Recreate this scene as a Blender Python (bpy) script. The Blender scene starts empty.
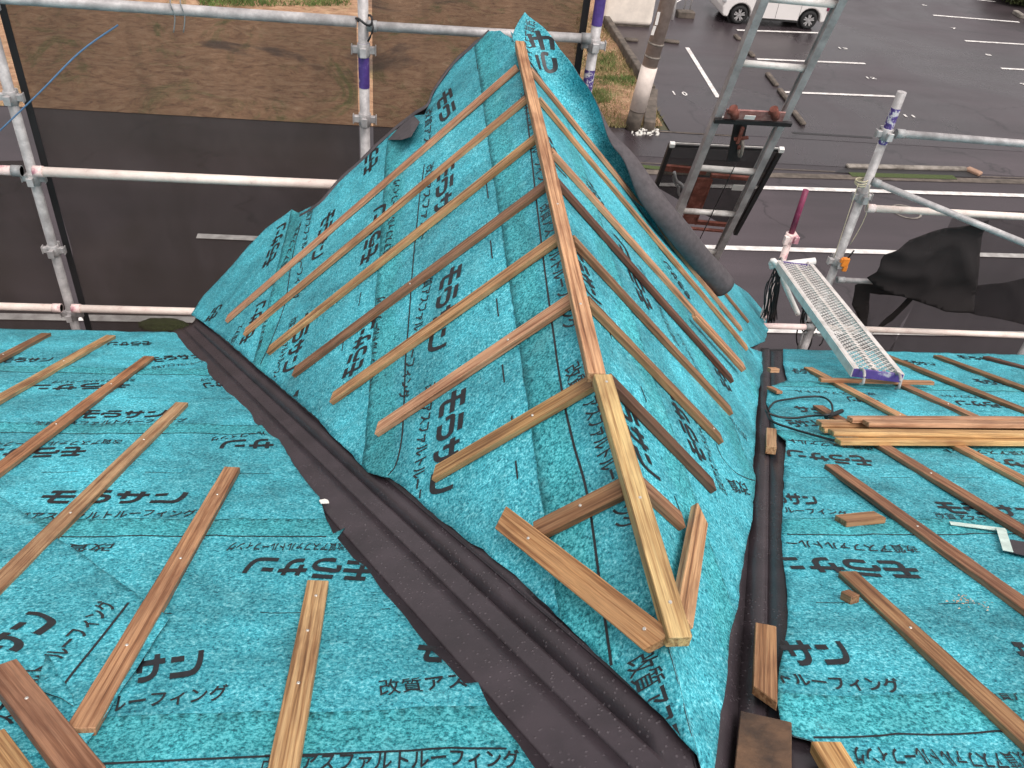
import bpy, bmesh, math, random
from mathutils import Vector, Matrix, noise, geometry
random.seed(7)
C = bpy.context.scene.collection
SC = bpy.context.scene
# ------------------------------------------------------------------ camera model
HC = 7.3                                  # camera height above the street
F = 851.58
RT = Vector((0.9923, -0.0826, 0.0925)); DN = Vector((0.0192, -0.6343, -0.7728)); FW = Vector((0.1225, 0.7686, -0.6279))
def _rot():
    a, b, c = .6788, .158, -.1191
    ca, sa = math.cos(a), math.sin(a)
    fw = Vector((math.sin(b)*ca, math.cos(b)*ca, -sa)); rt = Vector((math.cos(b), -math.sin(b), 0)); dn = fw.cross(rt)
    return rt*math.cos(c)+dn*math.sin(c), -rt*math.sin(c)+dn*math.cos(c), fw
RT, DN, FW = _rot()
CAM = Vector((0, 0, HC))
def ray(px, py): return RT*((px-512)/F) + DN*((py-384)/F) + FW
def at(px, py, dep): return CAM + ray(px, py)*dep
def on_y(px, py, y):
    r = ray(px, py); return CAM + r*(y/r.y)
def on_z(px, py, z):
    r = ray(px, py); return CAM + r*((z-HC)/r.z)
def gp(px, py, z=0.0): return on_z(px, py, z)
# roof planes:  z = c + ax*x + ay*y
X0, Z0 = .44, HC-1.203
TM, TL, TR = .467, .96, .992
PL = {'main': (HC-1.0, 0.0, -TM), 'left': (Z0-TL*X0, TL, 0.0), 'right': (Z0+TR*X0, -TR, 0.0)}
def pnorm(pl):
    c, ax, ay = PL[pl]; return Vector((-ax, -ay, 1)).normalized()
def pz(pl, x, y):
    c, ax, ay = PL[pl]; return c+ax*x+ay*y
def hit(pl, px, py, off=0.0):
    c, ax, ay = PL[pl]; n = Vector((-ax, -ay, 1)); r = ray(px, py)
    t = (c + off*n.length - CAM.dot(n))/r.dot(n)
    return CAM + r*t
# ------------------------------------------------------------------ objects
def tag(o, label=None, cat=None, group=None, kind=None):
    if label: o['label'] = label
    if cat: o['category'] = cat
    if group: o['group'] = group
    if kind: o['kind'] = kind
    return o
def link(name, me, mat=None, parent=None, M=None):
    o = bpy.data.objects.new(name, me); C.objects.link(o)
    if mat is not None and me is not None:
        for m in (mat if isinstance(mat, (list, tuple)) else [mat]): me.materials.append(m)
    if parent: o.parent = parent
    if M is not None:
        if parent: o.matrix_basis = M
        else: o.matrix_world = M
    return o
def empty(name, loc, M=None):
    o = bpy.data.objects.new(name, None); C.objects.link(o); o.empty_display_size = .1
    if M is not None: o.matrix_world = M
    else: o.location = loc
    return o
def mesh_from_bm(bm, name, smooth=False):
    me = bpy.data.meshes.new(name); bm.to_mesh(me); bm.free()
    if smooth:
        for p in me.polygons: p.use_smooth = True
    return me
def obj(name, bm, mat, parent=None, origin=None, smooth=False):
    """world-space bmesh -> object whose origin sits at `origin` (or in its parent's frame when the parent is only translated)"""
    if parent is not None: og = WORLD[parent.name]
    elif origin is not None: og = Vector(origin)
    else:
        vs = [v.co for v in bm.verts]
        og = Vector((sum(v.x for v in vs)/len(vs), sum(v.y for v in vs)/len(vs), min(v.z for v in vs)))
    bmesh.ops.translate(bm, verts=bm.verts, vec=-og)
    o = link(name, mesh_from_bm(bm, name, smooth), mat, parent)
    if parent is None: o.location = og
    WORLD[o.name] = og
    return o
WORLD = {}
def root(name, loc, label, cat, group=None, kind=None):
    o = empty(name, loc); WORLD[o.name] = Vector(loc); return tag(o, label, cat, group, kind)
def bx(bm, c, s, M=None):
    vs = bmesh.ops.create_cube(bm, size=1)['verts']
    for v in vs:
        v.co = Vector((v.co.x*s[0], v.co.y*s[1], v.co.z*s[2]))
        if M is not None: v.co = M @ v.co
        v.co += Vector(c)
    return vs
def frame_from(a, b, up):
    x = (b-a).normalized(); up = Vector(up); z = (up - x*up.dot(x)).normalized(); y = z.cross(x)
    return Matrix((x, y, z)).transposed()
def bar(bm, a, b, w, h, up=(0, 0, 1)):
    a, b = Vector(a), Vector(b)
    return bx(bm, (a+b)/2, ((b-a).length, w, h), frame_from(a, b, up))
def tube(bm, a, b, r, seg=16, r2=None, caps=True):
    a, b = Vector(a), Vector(b); r2 = r if r2 is None else r2
    d = (b-a); u = Vector((0, 0, 1)) if abs(d.normalized().z) < .9 else Vector((1, 0, 0))
    M = frame_from(a, b, u)
    A = [bm.verts.new(a + M @ Vector((0, r*math.cos(t), r*math.sin(t)))) for t in [2*math.pi*k/seg for k in range(seg)]]
    B = [bm.verts.new(b + M @ Vector((0, r2*math.cos(t), r2*math.sin(t)))) for t in [2*math.pi*k/seg for k in range(seg)]]
    for k in range(seg):
        f = bm.faces.new((A[k], A[(k+1) % seg], B[(k+1) % seg], B[k])); f.smooth = True
    if caps: bm.faces.new(A[::-1]); bm.faces.new(B)
    return A+B
def path_tube(bm, pts, r, seg=8):
    pts = [Vector(p) for p in pts]; rings = []
    for i, p in enumerate(pts):
        d = (pts[min(i+1, len(pts)-1)]-pts[max(i-1, 0)]).normalized()
        u = Vector((0, 0, 1)) if abs(d.z) < .9 else Vector((1, 0, 0))
        s = d.cross(u).normalized(); t = s.cross(d)
        rings.append([bm.verts.new(p + s*r*math.cos(q)+t*r*math.sin(q)) for q in [2*math.pi*k/seg for k in range(seg)]])
    for A, B in zip(rings, rings[1:]):
        for k in range(seg):
            f = bm.faces.new((A[k], A[(k+1) % seg], B[(k+1) % seg], B[k])); f.smooth = True
    bm.faces.new(rings[0][::-1]); bm.faces.new(rings[-1])
def smooth_path(pts, n=6):
    pts = [Vector(p) for p in pts]; out = []
    for i in range(len(pts)-1):
        p0, p1, p2, p3 = pts[max(i-1, 0)], pts[i], pts[i+1], pts[min(i+2, len(pts)-1)]
        for k in range(n):
            t = k/n
            out.append(.5*((2*p1)+(p2-p0)*t+(2*p0-5*p1+4*p2-p3)*t*t+(3*p1-p0-3*p2+p3)*t**3))
    out.append(pts[-1]); return out
def bevel(o, w=.002, seg=1, ang=40):
    m = o.modifiers.new('bevel', 'BEVEL'); m.width = w; m.segments = seg; m.limit_method = 'ANGLE'; m.angle_limit = math.radians(ang); return o
# ------------------------------------------------------------------ materials
def NM(name):
    m = bpy.data.materials.new(name); m.use_nodes = True; nt = m.node_tree
    return m, nt, nt.nodes, nt.links, nt.nodes['Principled BSDF']
def node(nt, typ, **kw):
    n = nt.nodes.new(typ)
    for k, v in kw.items():
        if k.startswith('_'): setattr(n, k[1:], v)
        else: n.inputs[k.replace('_', ' ')].default_value = v
    return n
def ramp(nt, stops, fac=None):
    n = nt.nodes.new('ShaderNodeValToRGB'); e = n.color_ramp.elements
    while len(e) > 1: e.remove(e[-1])
    e[0].position = stops[0][0]; e[0].color = (*stops[0][1], 1)
    for p, c in stops[1:]:
        q = e.new(p); q.color = (*c, 1)
    if fac is not None: nt.links.new(fac, n.inputs[0])
    return n.outputs[0]
def g(v): return (v, v, v)
def mixc(nt, f, a, b, mode='MIX'):
    n = nt.nodes.new('ShaderNodeMix'); n.data_type = 'RGBA'; n.blend_type = mode
    for s, v in ((n.inputs[0], f), (n.inputs[6], a), (n.inputs[7], b)):
        if hasattr(v, 'is_linked') or hasattr(v, 'node'): nt.links.new(v, s)
        elif isinstance(v, (int, float)): s.default_value = v
        else: s.default_value = (*v, 1)
    return n.outputs[2]
def coords(nt, scale=(1, 1, 1), kind='Object'):
    t = nt.nodes.new('ShaderNodeTexCoord'); m = nt.nodes.new('ShaderNodeMapping'); m.inputs['Scale'].default_value = scale
    nt.links.new(t.outputs[kind], m.inputs[0]); return m.outputs[0]
def nz(nt, co, scale, detail=3, rough=.5, dist=0):
    n = node(nt, 'ShaderNodeTexNoise', Scale=scale, Detail=detail, Roughness=rough, Distortion=dist)
    nt.links.new(co, n.inputs['Vector']); return n.outputs['Fac']
def math_(nt, op, a, b=None, c=None):
    n = nt.nodes.new('ShaderNodeMath'); n.operation = op
    for i, v in enumerate((a, b, c)):
        if v is None: continue
        if isinstance(v, (int, float)): n.inputs[i].default_value = v
        else: nt.links.new(v, n.inputs[i])
    return n.outputs[0]
def bump(nt, h, bsdf, strength=.3, dist=.01):
    b = node(nt, 'ShaderNodeBump', Strength=strength, Distance=dist); nt.links.new(h, b.inputs['Height']); nt.links.new(b.outputs[0], bsdf.inputs['Normal']); return b
def simple(name, col, rough=.6, metal=0, var=.12, scale=8, bumps=.0, spec=.5, dark=None):
    m, nt, N, L, B = NM(name)
    co = coords(nt); f = nz(nt, co, scale, 5, .6)
    d = tuple(c*(1-var*2) for c in col) if dark is None else dark
    L.new(ramp(nt, [(.3, d), (.7, tuple(min(1, c*(1+var)) for c in col))], f), B.inputs['Base Color'])
    B.inputs['Roughness'].default_value = rough; B.inputs['Metallic'].default_value = metal
    B.inputs['Specular IOR Level'].default_value = spec
    if bumps: bump(nt, nz(nt, co, scale*4, 4), B, bumps, .004)
    return m
def felt_mat():
    m, nt, N, L, B = NM('teal_felt')
    co = coords(nt)
    at_ = nt.nodes.new('ShaderNodeAttribute'); at_.attribute_name = 'lap'; lap = at_.outputs['Fac']
    fine = nz(nt, co, 150, 3, .75)
    fib = nz(nt, co, 88, 3, .65, 1.2)
    mid = nz(nt, co, 20, 5, .7)
    big = nz(nt, co, 2.3, 5, .62, .8)
    speck = math_(nt, 'ADD', math_(nt, 'MULTIPLY', fine, .62), math_(nt, 'MULTIPLY', fib, .38))
    base = ramp(nt, [(.36, (.010, .105, .14)), (.44, (.028, .25, .315)), (.52, (.065, .43, .51)), (.64, (.26, .70, .77))], speck)  # brightest speckle stop paints wet sparkle into the colour
    lapc = ramp(nt, [(.40, (.008, .11, .13)), (.475, (.022, .27, .30)), (.56, (.10, .52, .56))], speck)
    c1 = mixc(nt, math_(nt, 'MULTIPLY', lap, .7), base, lapc)
    # trodden, wetter patches: slow, wide variation of the sheet's own dye
    patch = ramp(nt, [(.32, g(.58)), (.52, g(.98)), (.70, g(1.32))], big)
    c2 = mixc(nt, 1.0, c1, patch, 'MULTIPLY')
    c3 = mixc(nt, 1.0, c2, ramp(nt, [(.3, g(.80)), (.65, g(1.12))], mid), 'MULTIPLY')
    dust_highlight = ramp(nt, [(.60, g(0)), (.74, g(.35))], nz(nt, co, 5, 6, .7))  # dust patches that also paint in the felt's whitened highlights
    c4 = mixc(nt, dust_highlight, c3, (.24, .60, .62))
    L.new(c4, B.inputs['Base Color'])
    L.new(ramp(nt, [(.35, g(.48)), (.6, g(.72))], nz(nt, co, 6, 4, .6)), B.inputs['Roughness'])
    B.inputs['Specular IOR Level'].default_value = .3
    h = math_(nt, 'ADD', math_(nt, 'MULTIPLY', fine, .5), math_(nt, 'MULTIPLY', nz(nt, co, 14, 4, .6), .9))
    bump(nt, h, B, .35, .006)
    return m
def wood_mat(name='timber', wet=0.0):
    m, nt, N, L, B = NM(name)
    oi = nt.nodes.new('ShaderNodeObjectInfo')
    t = nt.nodes.new('ShaderNodeTexCoord'); add = nt.nodes.new('ShaderNodeVectorMath'); add.operation = 'ADD'
    L.new(t.outputs['Object'], add.inputs[0])
    sc = nt.nodes.new('ShaderNodeVectorMath'); sc.operation = 'SCALE'; cmb = nt.nodes.new('ShaderNodeCombineXYZ')
    for i in range(3): L.new(oi.outputs['Random'], cmb.inputs[i])
    L.new(cmb.outputs[0], sc.inputs[0]); sc.inputs['Scale'].default_value = 37.0
    L.new(sc.outputs[0], add.inputs[1])
    def mp(s):
        q = nt.nodes.new('ShaderNodeMapping'); q.inputs['Scale'].default_value = s; L.new(add.outputs[0], q.inputs[0]); return q.outputs[0]
    grain = nz(nt, mp((2.2, 120, 90)), 1, 4, .6, .4)
    fibre = nz(nt, mp((14, 480, 420)), 1, 2, .6)
    blot = nz(nt, mp((4, 9, 9)), 1, 4, .6)
    gr = ramp(nt, [(.30, (.30, .22, .17)), (.44, (.72, .62, .55)), (.56, (1.0, 1.0, 1.0)), (.72, (1.18, 1.15, 1.1))], grain)
    c = mixc(nt, 1.0, oi.outputs['Color'], gr, 'MULTIPLY')
    c = mixc(nt, 1.0, c, ramp(nt, [(.3, g(.72)), (.7, g(1.12))], fibre), 'MULTIPLY')
    c = mixc(nt, 1.0, c, ramp(nt, [(.30, (.62, .52, .48)), (.52, (1, 1, 1)), (.75, (1.22, 1.2, 1.12))], blot), 'MULTIPLY')
    L.new(c, B.inputs['Base Color'])
    L.new(ramp(nt, [(.3, g(.45)), (.7, g(.7))], blot), B.inputs['Roughness'])
    bump(nt, grain, B, .45, .003)
    return m
def asphalt(name, col, scale=1.0, wet=.35, tint=(1, 1, 1)):
    m, nt, N, L, B = NM(name); co = coords(nt)
    a = nz(nt, co, 60, 4, .8); b = nz(nt, co, .16*scale, 7, .6, .6); s = nz(nt, coords(nt, (.12, 1.1, 1)), 1, 5, .6, .3)
    base = ramp(nt, [(.3, tuple(c*.55 for c in col)), (.7, tuple(c*1.5 for c in col))], a)
    c = mixc(nt, 1.0, base, ramp(nt, [(.3, g(.50)), (.5, g(.90)), (.72, g(1.45))], b), 'MULTIPLY')
    c = mixc(nt, 1.0, c, ramp(nt, [(.35, g(.8)), (.65, g(1.15))], s), 'MULTIPLY')
    # hairline cracks
    vo = node(nt, 'ShaderNodeTexVoronoi', Scale=.16); vo.feature = 'DISTANCE_TO_EDGE'
    wv = nt.nodes.new('ShaderNodeVectorMath'); wv.operation = 'ADD'
    nn = node(nt, 'ShaderNodeTexNoise', Scale=.9, Detail=5); L.new(co, nn.inputs['Vector']); sc = nt.nodes.new('ShaderNodeVectorMath'); sc.operation = 'SCALE'; sc.inputs['Scale'].default_value = 1.6
    L.new(nn.outputs['Color'], sc.inputs[0]); L.new(co, wv.inputs[0]); L.new(sc.outputs[0], wv.inputs[1]); L.new(wv.outputs[0], vo.inputs['Vector'])
    cr = ramp(nt, [(.0, g(.45)), (.006, g(1))], vo.outputs['Distance'])
    c = mixc(nt, 1.0, c, cr, 'MULTIPLY')
    L.new(c, B.inputs['Base Color'])
    L.new(ramp(nt, [(.35, g(wet)), (.65, g(wet+.28))], b), B.inputs['Roughness'])
    bump(nt, a, B, .25, .01)
    return m
def field_mat():
    m, nt, N, L, B = NM('field'); co = coords(nt)
    a = nz(nt, coords(nt, (.55, .32, 1)), 1, 7, .75, 1.6); b = nz(nt, co, .28, 5, .6, .5)
    dg = nt.nodes.new('ShaderNodeMapping'); dg.inputs['Rotation'].default_value = (0, 0, .75); dg.inputs['Scale'].default_value = (2.6, 4.2, 1); L.new(co, dg.inputs[0]); f = nz(nt, dg.outputs[0], 1, 8, .78, .8)
    dry = ramp(nt, [(.3, (.15, .075, .045)), (.5, (.40, .23, .13)), (.7, (.56, .38, .24))], f)
    grn = ramp(nt, [(.3, (.05, .075, .02)), (.65, (.15, .19, .05))], f)
    k = ramp(nt, [(.53, g(0)), (.68, g(.8))], a)
    c = mixc(nt, k, dry, grn)
    soil = ramp(nt, [(.58, g(0)), (.66, g(.8))], b)
    c = mixc(nt, soil, c, (.075, .055, .048))
    L.new(c, B.inputs['Base Color']); B.inputs['Roughness'].default_value = .95
    bump(nt, f, B, .8, .08)
    return m
def net_mat(name, col, cover, fold=6.0, amp=.22):
    m, nt, N, L, B = NM(name)
    B.inputs['Base Color'].default_value = (*col, 1); B.inputs['Roughness'].default_value = .85; B.inputs['Specular IOR Level'].default_value = .15
    tr = nt.nodes.new('ShaderNodeBsdfTransparent'); mx = nt.nodes.new('ShaderNodeMixShader')
    s = nz(nt, coords(nt, (fold, fold, 1.2)), 1, 4, .6, .4)
    w = nz(nt, coords(nt, (240, 240, 240)), 1, 2, .6)
    f = math_(nt, 'ADD', math_(nt, 'MULTIPLY_ADD', s, amp, cover-.03-amp*.5), math_(nt, 'MULTIPLY', w, .06))
    nt.links.new(f, mx.inputs[0]); nt.links.new(tr.outputs[0], mx.inputs[1]); nt.links.new(B.outputs[0], mx.inputs[2])
    nt.links.new(mx.outputs[0], N['Material Output'].inputs['Surface']); return m
def flash_mat():
    m, nt, N, L, B = NM('flashing_metal'); co = coords(nt)
    a = nz(nt, co, 9, 5, .6); dr = node(nt, 'ShaderNodeTexVoronoi', Scale=80, Randomness=1.0); L.new(co, dr.inputs['Vector'])
    base = ramp(nt, [(.3, (.032, .025, .029)), (.7, (.055, .042, .049))], a)
    drops = ramp(nt, [(.14, g(1)), (.26, g(0))], dr.outputs['Distance'])
    gate = ramp(nt, [(.36, g(0)), (.5, g(1))], nz(nt, co, 5, 3))
    d2 = math_(nt, 'MULTIPLY', drops, gate)
    L.new(mixc(nt, d2, base, (.095, .08, .088)), B.inputs['Base Color'])
    L.new(ramp(nt, [(0, g(.38)), (1, g(.10))], d2), B.inputs['Roughness'])
    B.inputs['Specular IOR Level'].default_value = .5
    bump(nt, math_(nt, 'ADD', d2, math_(nt, 'MULTIPLY', nz(nt, co, 160, 3), .35)), B, .35, .003)
    return m
def pipe_mat(name, cols, rough=.5, metal=.08, scale=9):
    m, nt, N, L, B = NM(name); co = coords(nt)
    f = nz(nt, co, scale, 6, .7)
    L.new(ramp(nt, cols, f), B.inputs['Base Color']); B.inputs['Roughness'].default_value = rough; B.inputs['Metallic'].default_value = metal
    bump(nt, nz(nt, co, 60, 4), B, .2, .003); return m
M_felt = felt_mat()
M_back = simple('felt_underside', (.085, .072, .076), .8, var=.15, scale=40, bumps=.3)
M_ink = simple('printed_ink', (.012, .014, .018), .45, var=.3, scale=60)
M_flash = flash_mat()
M_wood = wood_mat()
M_screw = simple('screw_zinc', (.75, .72, .66), .35, .7, scale=50)
M_galv = pipe_mat('galvanised', [(.3, (.24, .225, .22)), (.48, (.37, .35, .345)), (.6, (.50, .475, .465)), (.75, (.66, .625, .61))])
M_galvd = pipe_mat('galvanised_dull', [(.3, (.16, .155, .15)), (.5, (.30, .30, .30)), (.75, (.45, .44, .43))])
M_cream = pipe_mat('pale_pipe', [(.28, (.50, .36, .32)), (.40, (.78, .64, .57)), (.6, (.88, .77, .69)), (.8, (.9, .82, .75))], .6, 0)
M_pink = pipe_mat('pinkish_pipe', [(.34, (.50, .22, .26)), (.45, (.82, .62, .58)), (.7, (.9, .78, .73))], .6, 0)
M_purple = pipe_mat('purple_paint', [(.3, (.055, .03, .16)), (.50, (.10, .055, .26)), (.56, (.11, .06, .28)), (.66, (.5, .48, .55))], .5, 0, 14)
M_flaky = pipe_mat('flaking_purple_paint', [(.40, (.07, .04, .18)), (.50, (.10, .055, .26)), (.53, (.6, .57, .6)), (.7, (.7, .67, .66))], .6, 0, 34)
M_maroon = pipe_mat('maroon_paint', [(.3, (.12, .012, .04)), (.62, (.24, .03, .085)), (.8, (.6, .35, .35))], .5, 0, 12)
M_white = simple('white_paint', (.80, .78, .74), .6, var=.08, scale=12)
M_line = simple('road_paint', (.78, .76, .72), .7, var=.1, scale=5, dark=(.45, .42, .40))
M_lot = asphalt('parking_asphalt', (.050, .039, .043), 1.0, .20)
M_road = asphalt('road_asphalt', (.044, .034, .038), 1.2, .34)
M_field = field_mat()
M_net = net_mat('debris_netting', (.040, .029, .023), .72, 2.4, .5)
M_netd = net_mat('dark_netting', (.018, .014, .014), .48)
M_cloth = net_mat('black_cloth', (.026, .022, .022), .95, 9)
M_hem = simple('net_hem', (.012, .011, .012), .7)
M_conc = simple('concrete', (.26, .235, .205), .85, var=.3, scale=5, bumps=.4, dark=(.10, .085, .07))
M_conc_d = simple('weathered_concrete', (.13, .105, .085), .85, var=.3, scale=4, bumps=.5, dark=(.045, .038, .03))
M_moss = simple('moss', (.06, .08, .022), .95, var=.4, scale=40, bumps=.8, dark=(.025, .04, .012))
M_rust = pipe_mat('rusty_steel', [(.3, (.09, .03, .02)), (.5, (.20, .06, .04)), (.7, (.34, .14, .11))], .8, .1, 14)
M_redpaint = pipe_mat('faded_red_steel', [(.3, (.16, .06, .05)), (.5, (.38, .18, .16)), (.7, (.52, .32, .28))], .7, .1, 20)
M_dark = simple('dark_steel', (.035, .033, .034), .5, .3, scale=20)
M_alu = pipe_mat('ladder_alloy', [(.3, (.24, .215, .21)), (.5, (.40, .375, .37)), (.7, (.56, .53, .52))], .6, .1, 7)
M_rung = pipe_mat('pale_rung', [(.3, (.45, .42, .39)), (.5, (.68, .64, .60)), (.7, (.8, .77, .73))], .5, .1, 10)
M_car = simple('car_white', (.80, .77, .74), .25, var=.02, scale=2)
M_glass = simple('car_glass', (.02, .022, .025), .08, scale=2)
M_tyre = simple('tyre', (.02, .02, .02), .85, scale=20)
M_alloy = simple('alloy_wheel', (.62, .61, .60), .3, .6, scale=20)
M_lamp = simple('lamp_lens', (.55, .55, .55), .12, scale=20)
M_trim = simple('black_trim', (.02, .02, .02), .5, scale=20)
M_orange = simple('orange_plastic', (.85, .26, .03), .5, scale=20)
M_cable = simple('black_cable', (.012, .012, .013), .5, scale=30)
M_rope = simple('pale_cord', (.58, .52, .36), .8, scale=60)
M_blue = simple('blue_cord', (.10, .20, .34), .7, scale=60)
M_leaf = simple('shrub_leaf', (.07, .085, .022), .7, var=.35, scale=3, dark=(.02, .028, .008))
M_grass = simple('grass_blades', (.30, .22, .11), .9, var=.3, scale=1.6, dark=(.12, .13, .04))
M_green = simple('green_blades', (.13, .19, .05), .9, var=.3, scale=2, dark=(.05, .09, .02))
M_tape = simple('pale_mint_strip', (.62, .75, .68), .6, scale=30)
M_wall = simple('cream_render', (.86, .78, .68), .85, var=.08, scale=3, bumps=.2)
M_deck = simple('roof_boarding', (.20, .14, .09), .9, var=.3, scale=5)
M_chip = simple('white_chip', (.78, .76, .7), .8, scale=20)
M_rustwood = simple('stained_board', (.12, .065, .035), .6, var=.45, scale=16, bumps=.6, dark=(.035, .022, .016))
# ------------------------------------------------------------------ wrinkles shared by everything lying on a roof plane
AMP = {'main': .0045, 'left': .004, 'right': .0035}
def wr(pl, x, y):
    k = {'main': 0, 'left': 11, 'right': 23}[pl]
    a = noise.noise(Vector((x*2.1, y*2.6, k)))*1.0 + noise.noise(Vector((x*6+y*2, y*5-x, k+3)))*.45
    r = 1-abs(noise.noise(Vector((x*3.2+y*1.4, y*2.2-x*1.2, k+7))))*6
    a += max(0, r)*(.9 if pl == 'main' else .35)
    # loose paper billows towards the valleys
    if pl == 'main':
        s = abs(x-X0) - (y-.435)*.478 if y > .435 else 1
        q = max(0, 1-max(0, s-.03)/.28)
        a += q*2.6*noise.noise(Vector((x*7, y*7, 5)))+q*.8
    elif pl == 'left':
        s = (y-.435)*.478 - (X0-x); q = max(0, 1-max(0, s)/.16)
        a += q*2.8*noise.noise(Vector((x*7, y*7, 15)))+q*.8
    else:
        s = (y-.435)*.478 - (x-X0); q = max(0, 1-max(0, s)/.16)
        a += q*2.8*noise.noise(Vector((x*7, y*7, 25)))+q*.8
    return max(a, -.35)*AMP[pl]
def surf(pl, x, y, off=0.0):
    n = pnorm(pl)
    if pl == 'main': return Vector((x, y, pz(pl, x, y))) + n*(off+wr(pl, x, y))
    k = min(1, abs(x-X0)/.05); n = (n*k+Vector((0, 0, 1))*(1-k))
    return Vector((x, y, pz(pl, x, y))) + n*(off*k+.004*(1-k)+wr(pl, x, y)*k)
def inpoly(p, poly):
    x, y = p; c = False; j = len(poly)-1
    for i in range(len(poly)):
        xi, yi = poly[i]; xj, yj = poly[j]
        if (yi > y) != (yj > y) and x < (xj-xi)*(y-yi)/(yj-yi)+xi: c = not c
        j = i
    return c
def clip(poly, axis, lo, hi):
    """Sutherland-Hodgman against lo <= p[axis] <= hi (good enough for outlines crossing the band once)"""
    for val, sgn in ((lo, 1), (hi, -1)):
        out = []
        for i in range(len(poly)):
            a, b = poly[i-1], poly[i]; da, db = sgn*(a[axis]-val), sgn*(b[axis]-val)
            if (da >= 0) != (db >= 0):
                t = da/(da-db); out.append((a[0]+(b[0]-a[0])*t, a[1]+(b[1]-a[1])*t))
            if db >= 0: out.append(b)
        poly = out
    return poly
def densify(poly, step=.05, jit=.0):
    out = []
    for i in range(len(poly)):
        a, b = Vector(poly[i]), Vector(poly[(i+1) % len(poly)]); n = max(1, int((b-a).length/step))
        for k in range(n):
            p = a.lerp(b, k/n)
            if k and jit: p += Vector((random.uniform(-jit, jit), random.uniform(-jit, jit)))
            out.append((p.x, p.y))
    return out
def cdt_mesh(poly, step, f3d, lapf=None):
    poly = densify(poly, step, .0015)
    xs = [p[0] for p in poly]; ys = [p[1] for p in poly]
    pts = [Vector(p) for p in poly]; edges = [(i, (i+1) % len(poly)) for i in range(len(poly))]
    y = min(ys)+step*.5; r = 0
    while y < max(ys):
        x = min(xs)+(step*.5 if r % 2 else 0)
        while x < max(xs):
            if inpoly((x, y), poly): pts.append(Vector((x, y)))
            x += step
        y += step*.87; r += 1
    v, e, f, *_ = geometry.delaunay_2d_cdt(pts, edges, [], 1, 1e-5)
    bm = bmesh.new(); lay = bm.verts.layers.float.new('lap') if lapf else None
    vs = [bm.verts.new(f3d(p.x, p.y)) for p in v]
    if lapf:
        for q, p in zip(vs, v): q[lay] = lapf(p.x, p.y)
    for t in f:
        try:
            fc = bm.faces.new([vs[i] for i in t]); fc.smooth = True
        except ValueError: pass
    bmesh.ops.recalc_face_normals(bm, faces=bm.faces)
    if sum(f.normal.z for f in bm.faces) < 0: bmesh.ops.reverse_faces(bm, faces=bm.faces)
    return bm
# ------------------------------------------------------------------ text
_tc = {}
GLY = {'モ': [[(.14, .91), (.88, .91)], [(.0, .52), (1, .52)], [(.42, .91), (.40, .5), (.38, .22), (.46, .09), (.62, .085), (.97, .085)]],
       'ラ': [[(.15, .91), (.87, .91)], [(.08, .30), (.08, .56), (.5, .58), (.80, .56), (.92, .42), (.88, .22), (.70, .10), (.25, .085)]],
       'サ': [[(.0, .68), (1, .68)], [(.26, .96), (.26, .34)], [(.74, .96), (.74, .42), (.66, .20), (.48, .09), (.26, .085)]],
       'ン': [[(.06, .66), (.46, .66)], [(.06, .10), (.50, .10), (.76, .15), (.90, .34), (.96, .62), (.97, .90)]]}
def logo_mesh(s):
    V, P = [], []
    for ci, ch in enumerate(s):
        for st in GLY[ch]:
            pts = [(p.x, p.y) for p in smooth_path([Vector((x, y, 0)) for x, y in st], 4)] if len(st) > 2 else st
            for i, (x, y) in enumerate(pts):
                a = Vector(pts[max(i-1, 0)]); b = Vector(pts[min(i+1, len(pts)-1)]); d = (b-a).normalized()
                w = .085+.015*abs(d.x); q = Vector((-d.y, d.x))*w
                V += [(ci*1.12+x+q.x, y+q.y), (ci*1.12+x-q.x, y-q.y)]
                if i: k = len(V); P.append((k-4, k-3, k-1, k-2))
    x1 = len(s)*1.12-.12
    return [(x/x1, y-.5) for x, y in V], P, 1/x1
def text_mesh(s, bold):
    key = (s, bold)
    if key in _tc: return _tc[key]
    if bold > .03: _tc[key] = logo_mesh(s); return _tc[key]
    V, P, x = [], [], 0.0
    for ch in s:
        v, p, adv = glyph(ch, bold*.25 if ch in '改質' else bold)
        k = len(V); V += [(q[0]+x, q[1]) for q in v]; P += [tuple(i+k for i in f) for f in p]; x += adv
    x0 = min(v[0] for v in V); x1 = max(v[0] for v in V); y0 = min(v[1] for v in V); y1 = max(v[1] for v in V)
    V = [((x-x0)/(x1-x0), (y-(y0+y1)/2)/(y1-y0)) for x, y in V]
    _tc[key] = (V, P, (y1-y0)/(x1-x0)); return _tc[key]
_gc = {}
def raw_text(s, bold):
    cu = bpy.data.curves.new('t', 'FONT'); cu.body = s; cu.size = 1; cu.resolution_u = 2; cu.offset = bold; cu.fill_mode = 'FRONT'
    o = bpy.data.objects.new('t', cu); C.objects.link(o); bpy.context.view_layer.update()
    ev = o.evaluated_get(bpy.context.evaluated_depsgraph_get()); me = ev.to_mesh()
    V = [(v.co.x, v.co.y) for v in me.vertices]; P = [tuple(p.vertices) for p in me.polygons]
    ev.to_mesh_clear(); bpy.data.objects.remove(o); bpy.data.curves.remove(cu); return V, P
def glyph(ch, bold):
    k = (ch, bold)
    if k not in _gc:
        if ch == ' ': _gc[k] = ([], [], .5); return _gc[k]
        V, P = raw_text(ch, bold); V2, _ = raw_text(ch+ch, bold)
        _gc[k] = (V, P, max(v[0] for v in V2)-max(v[0] for v in V))
    return _gc[k]
LOGO_H, SMALL_H = .090, .047
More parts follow.
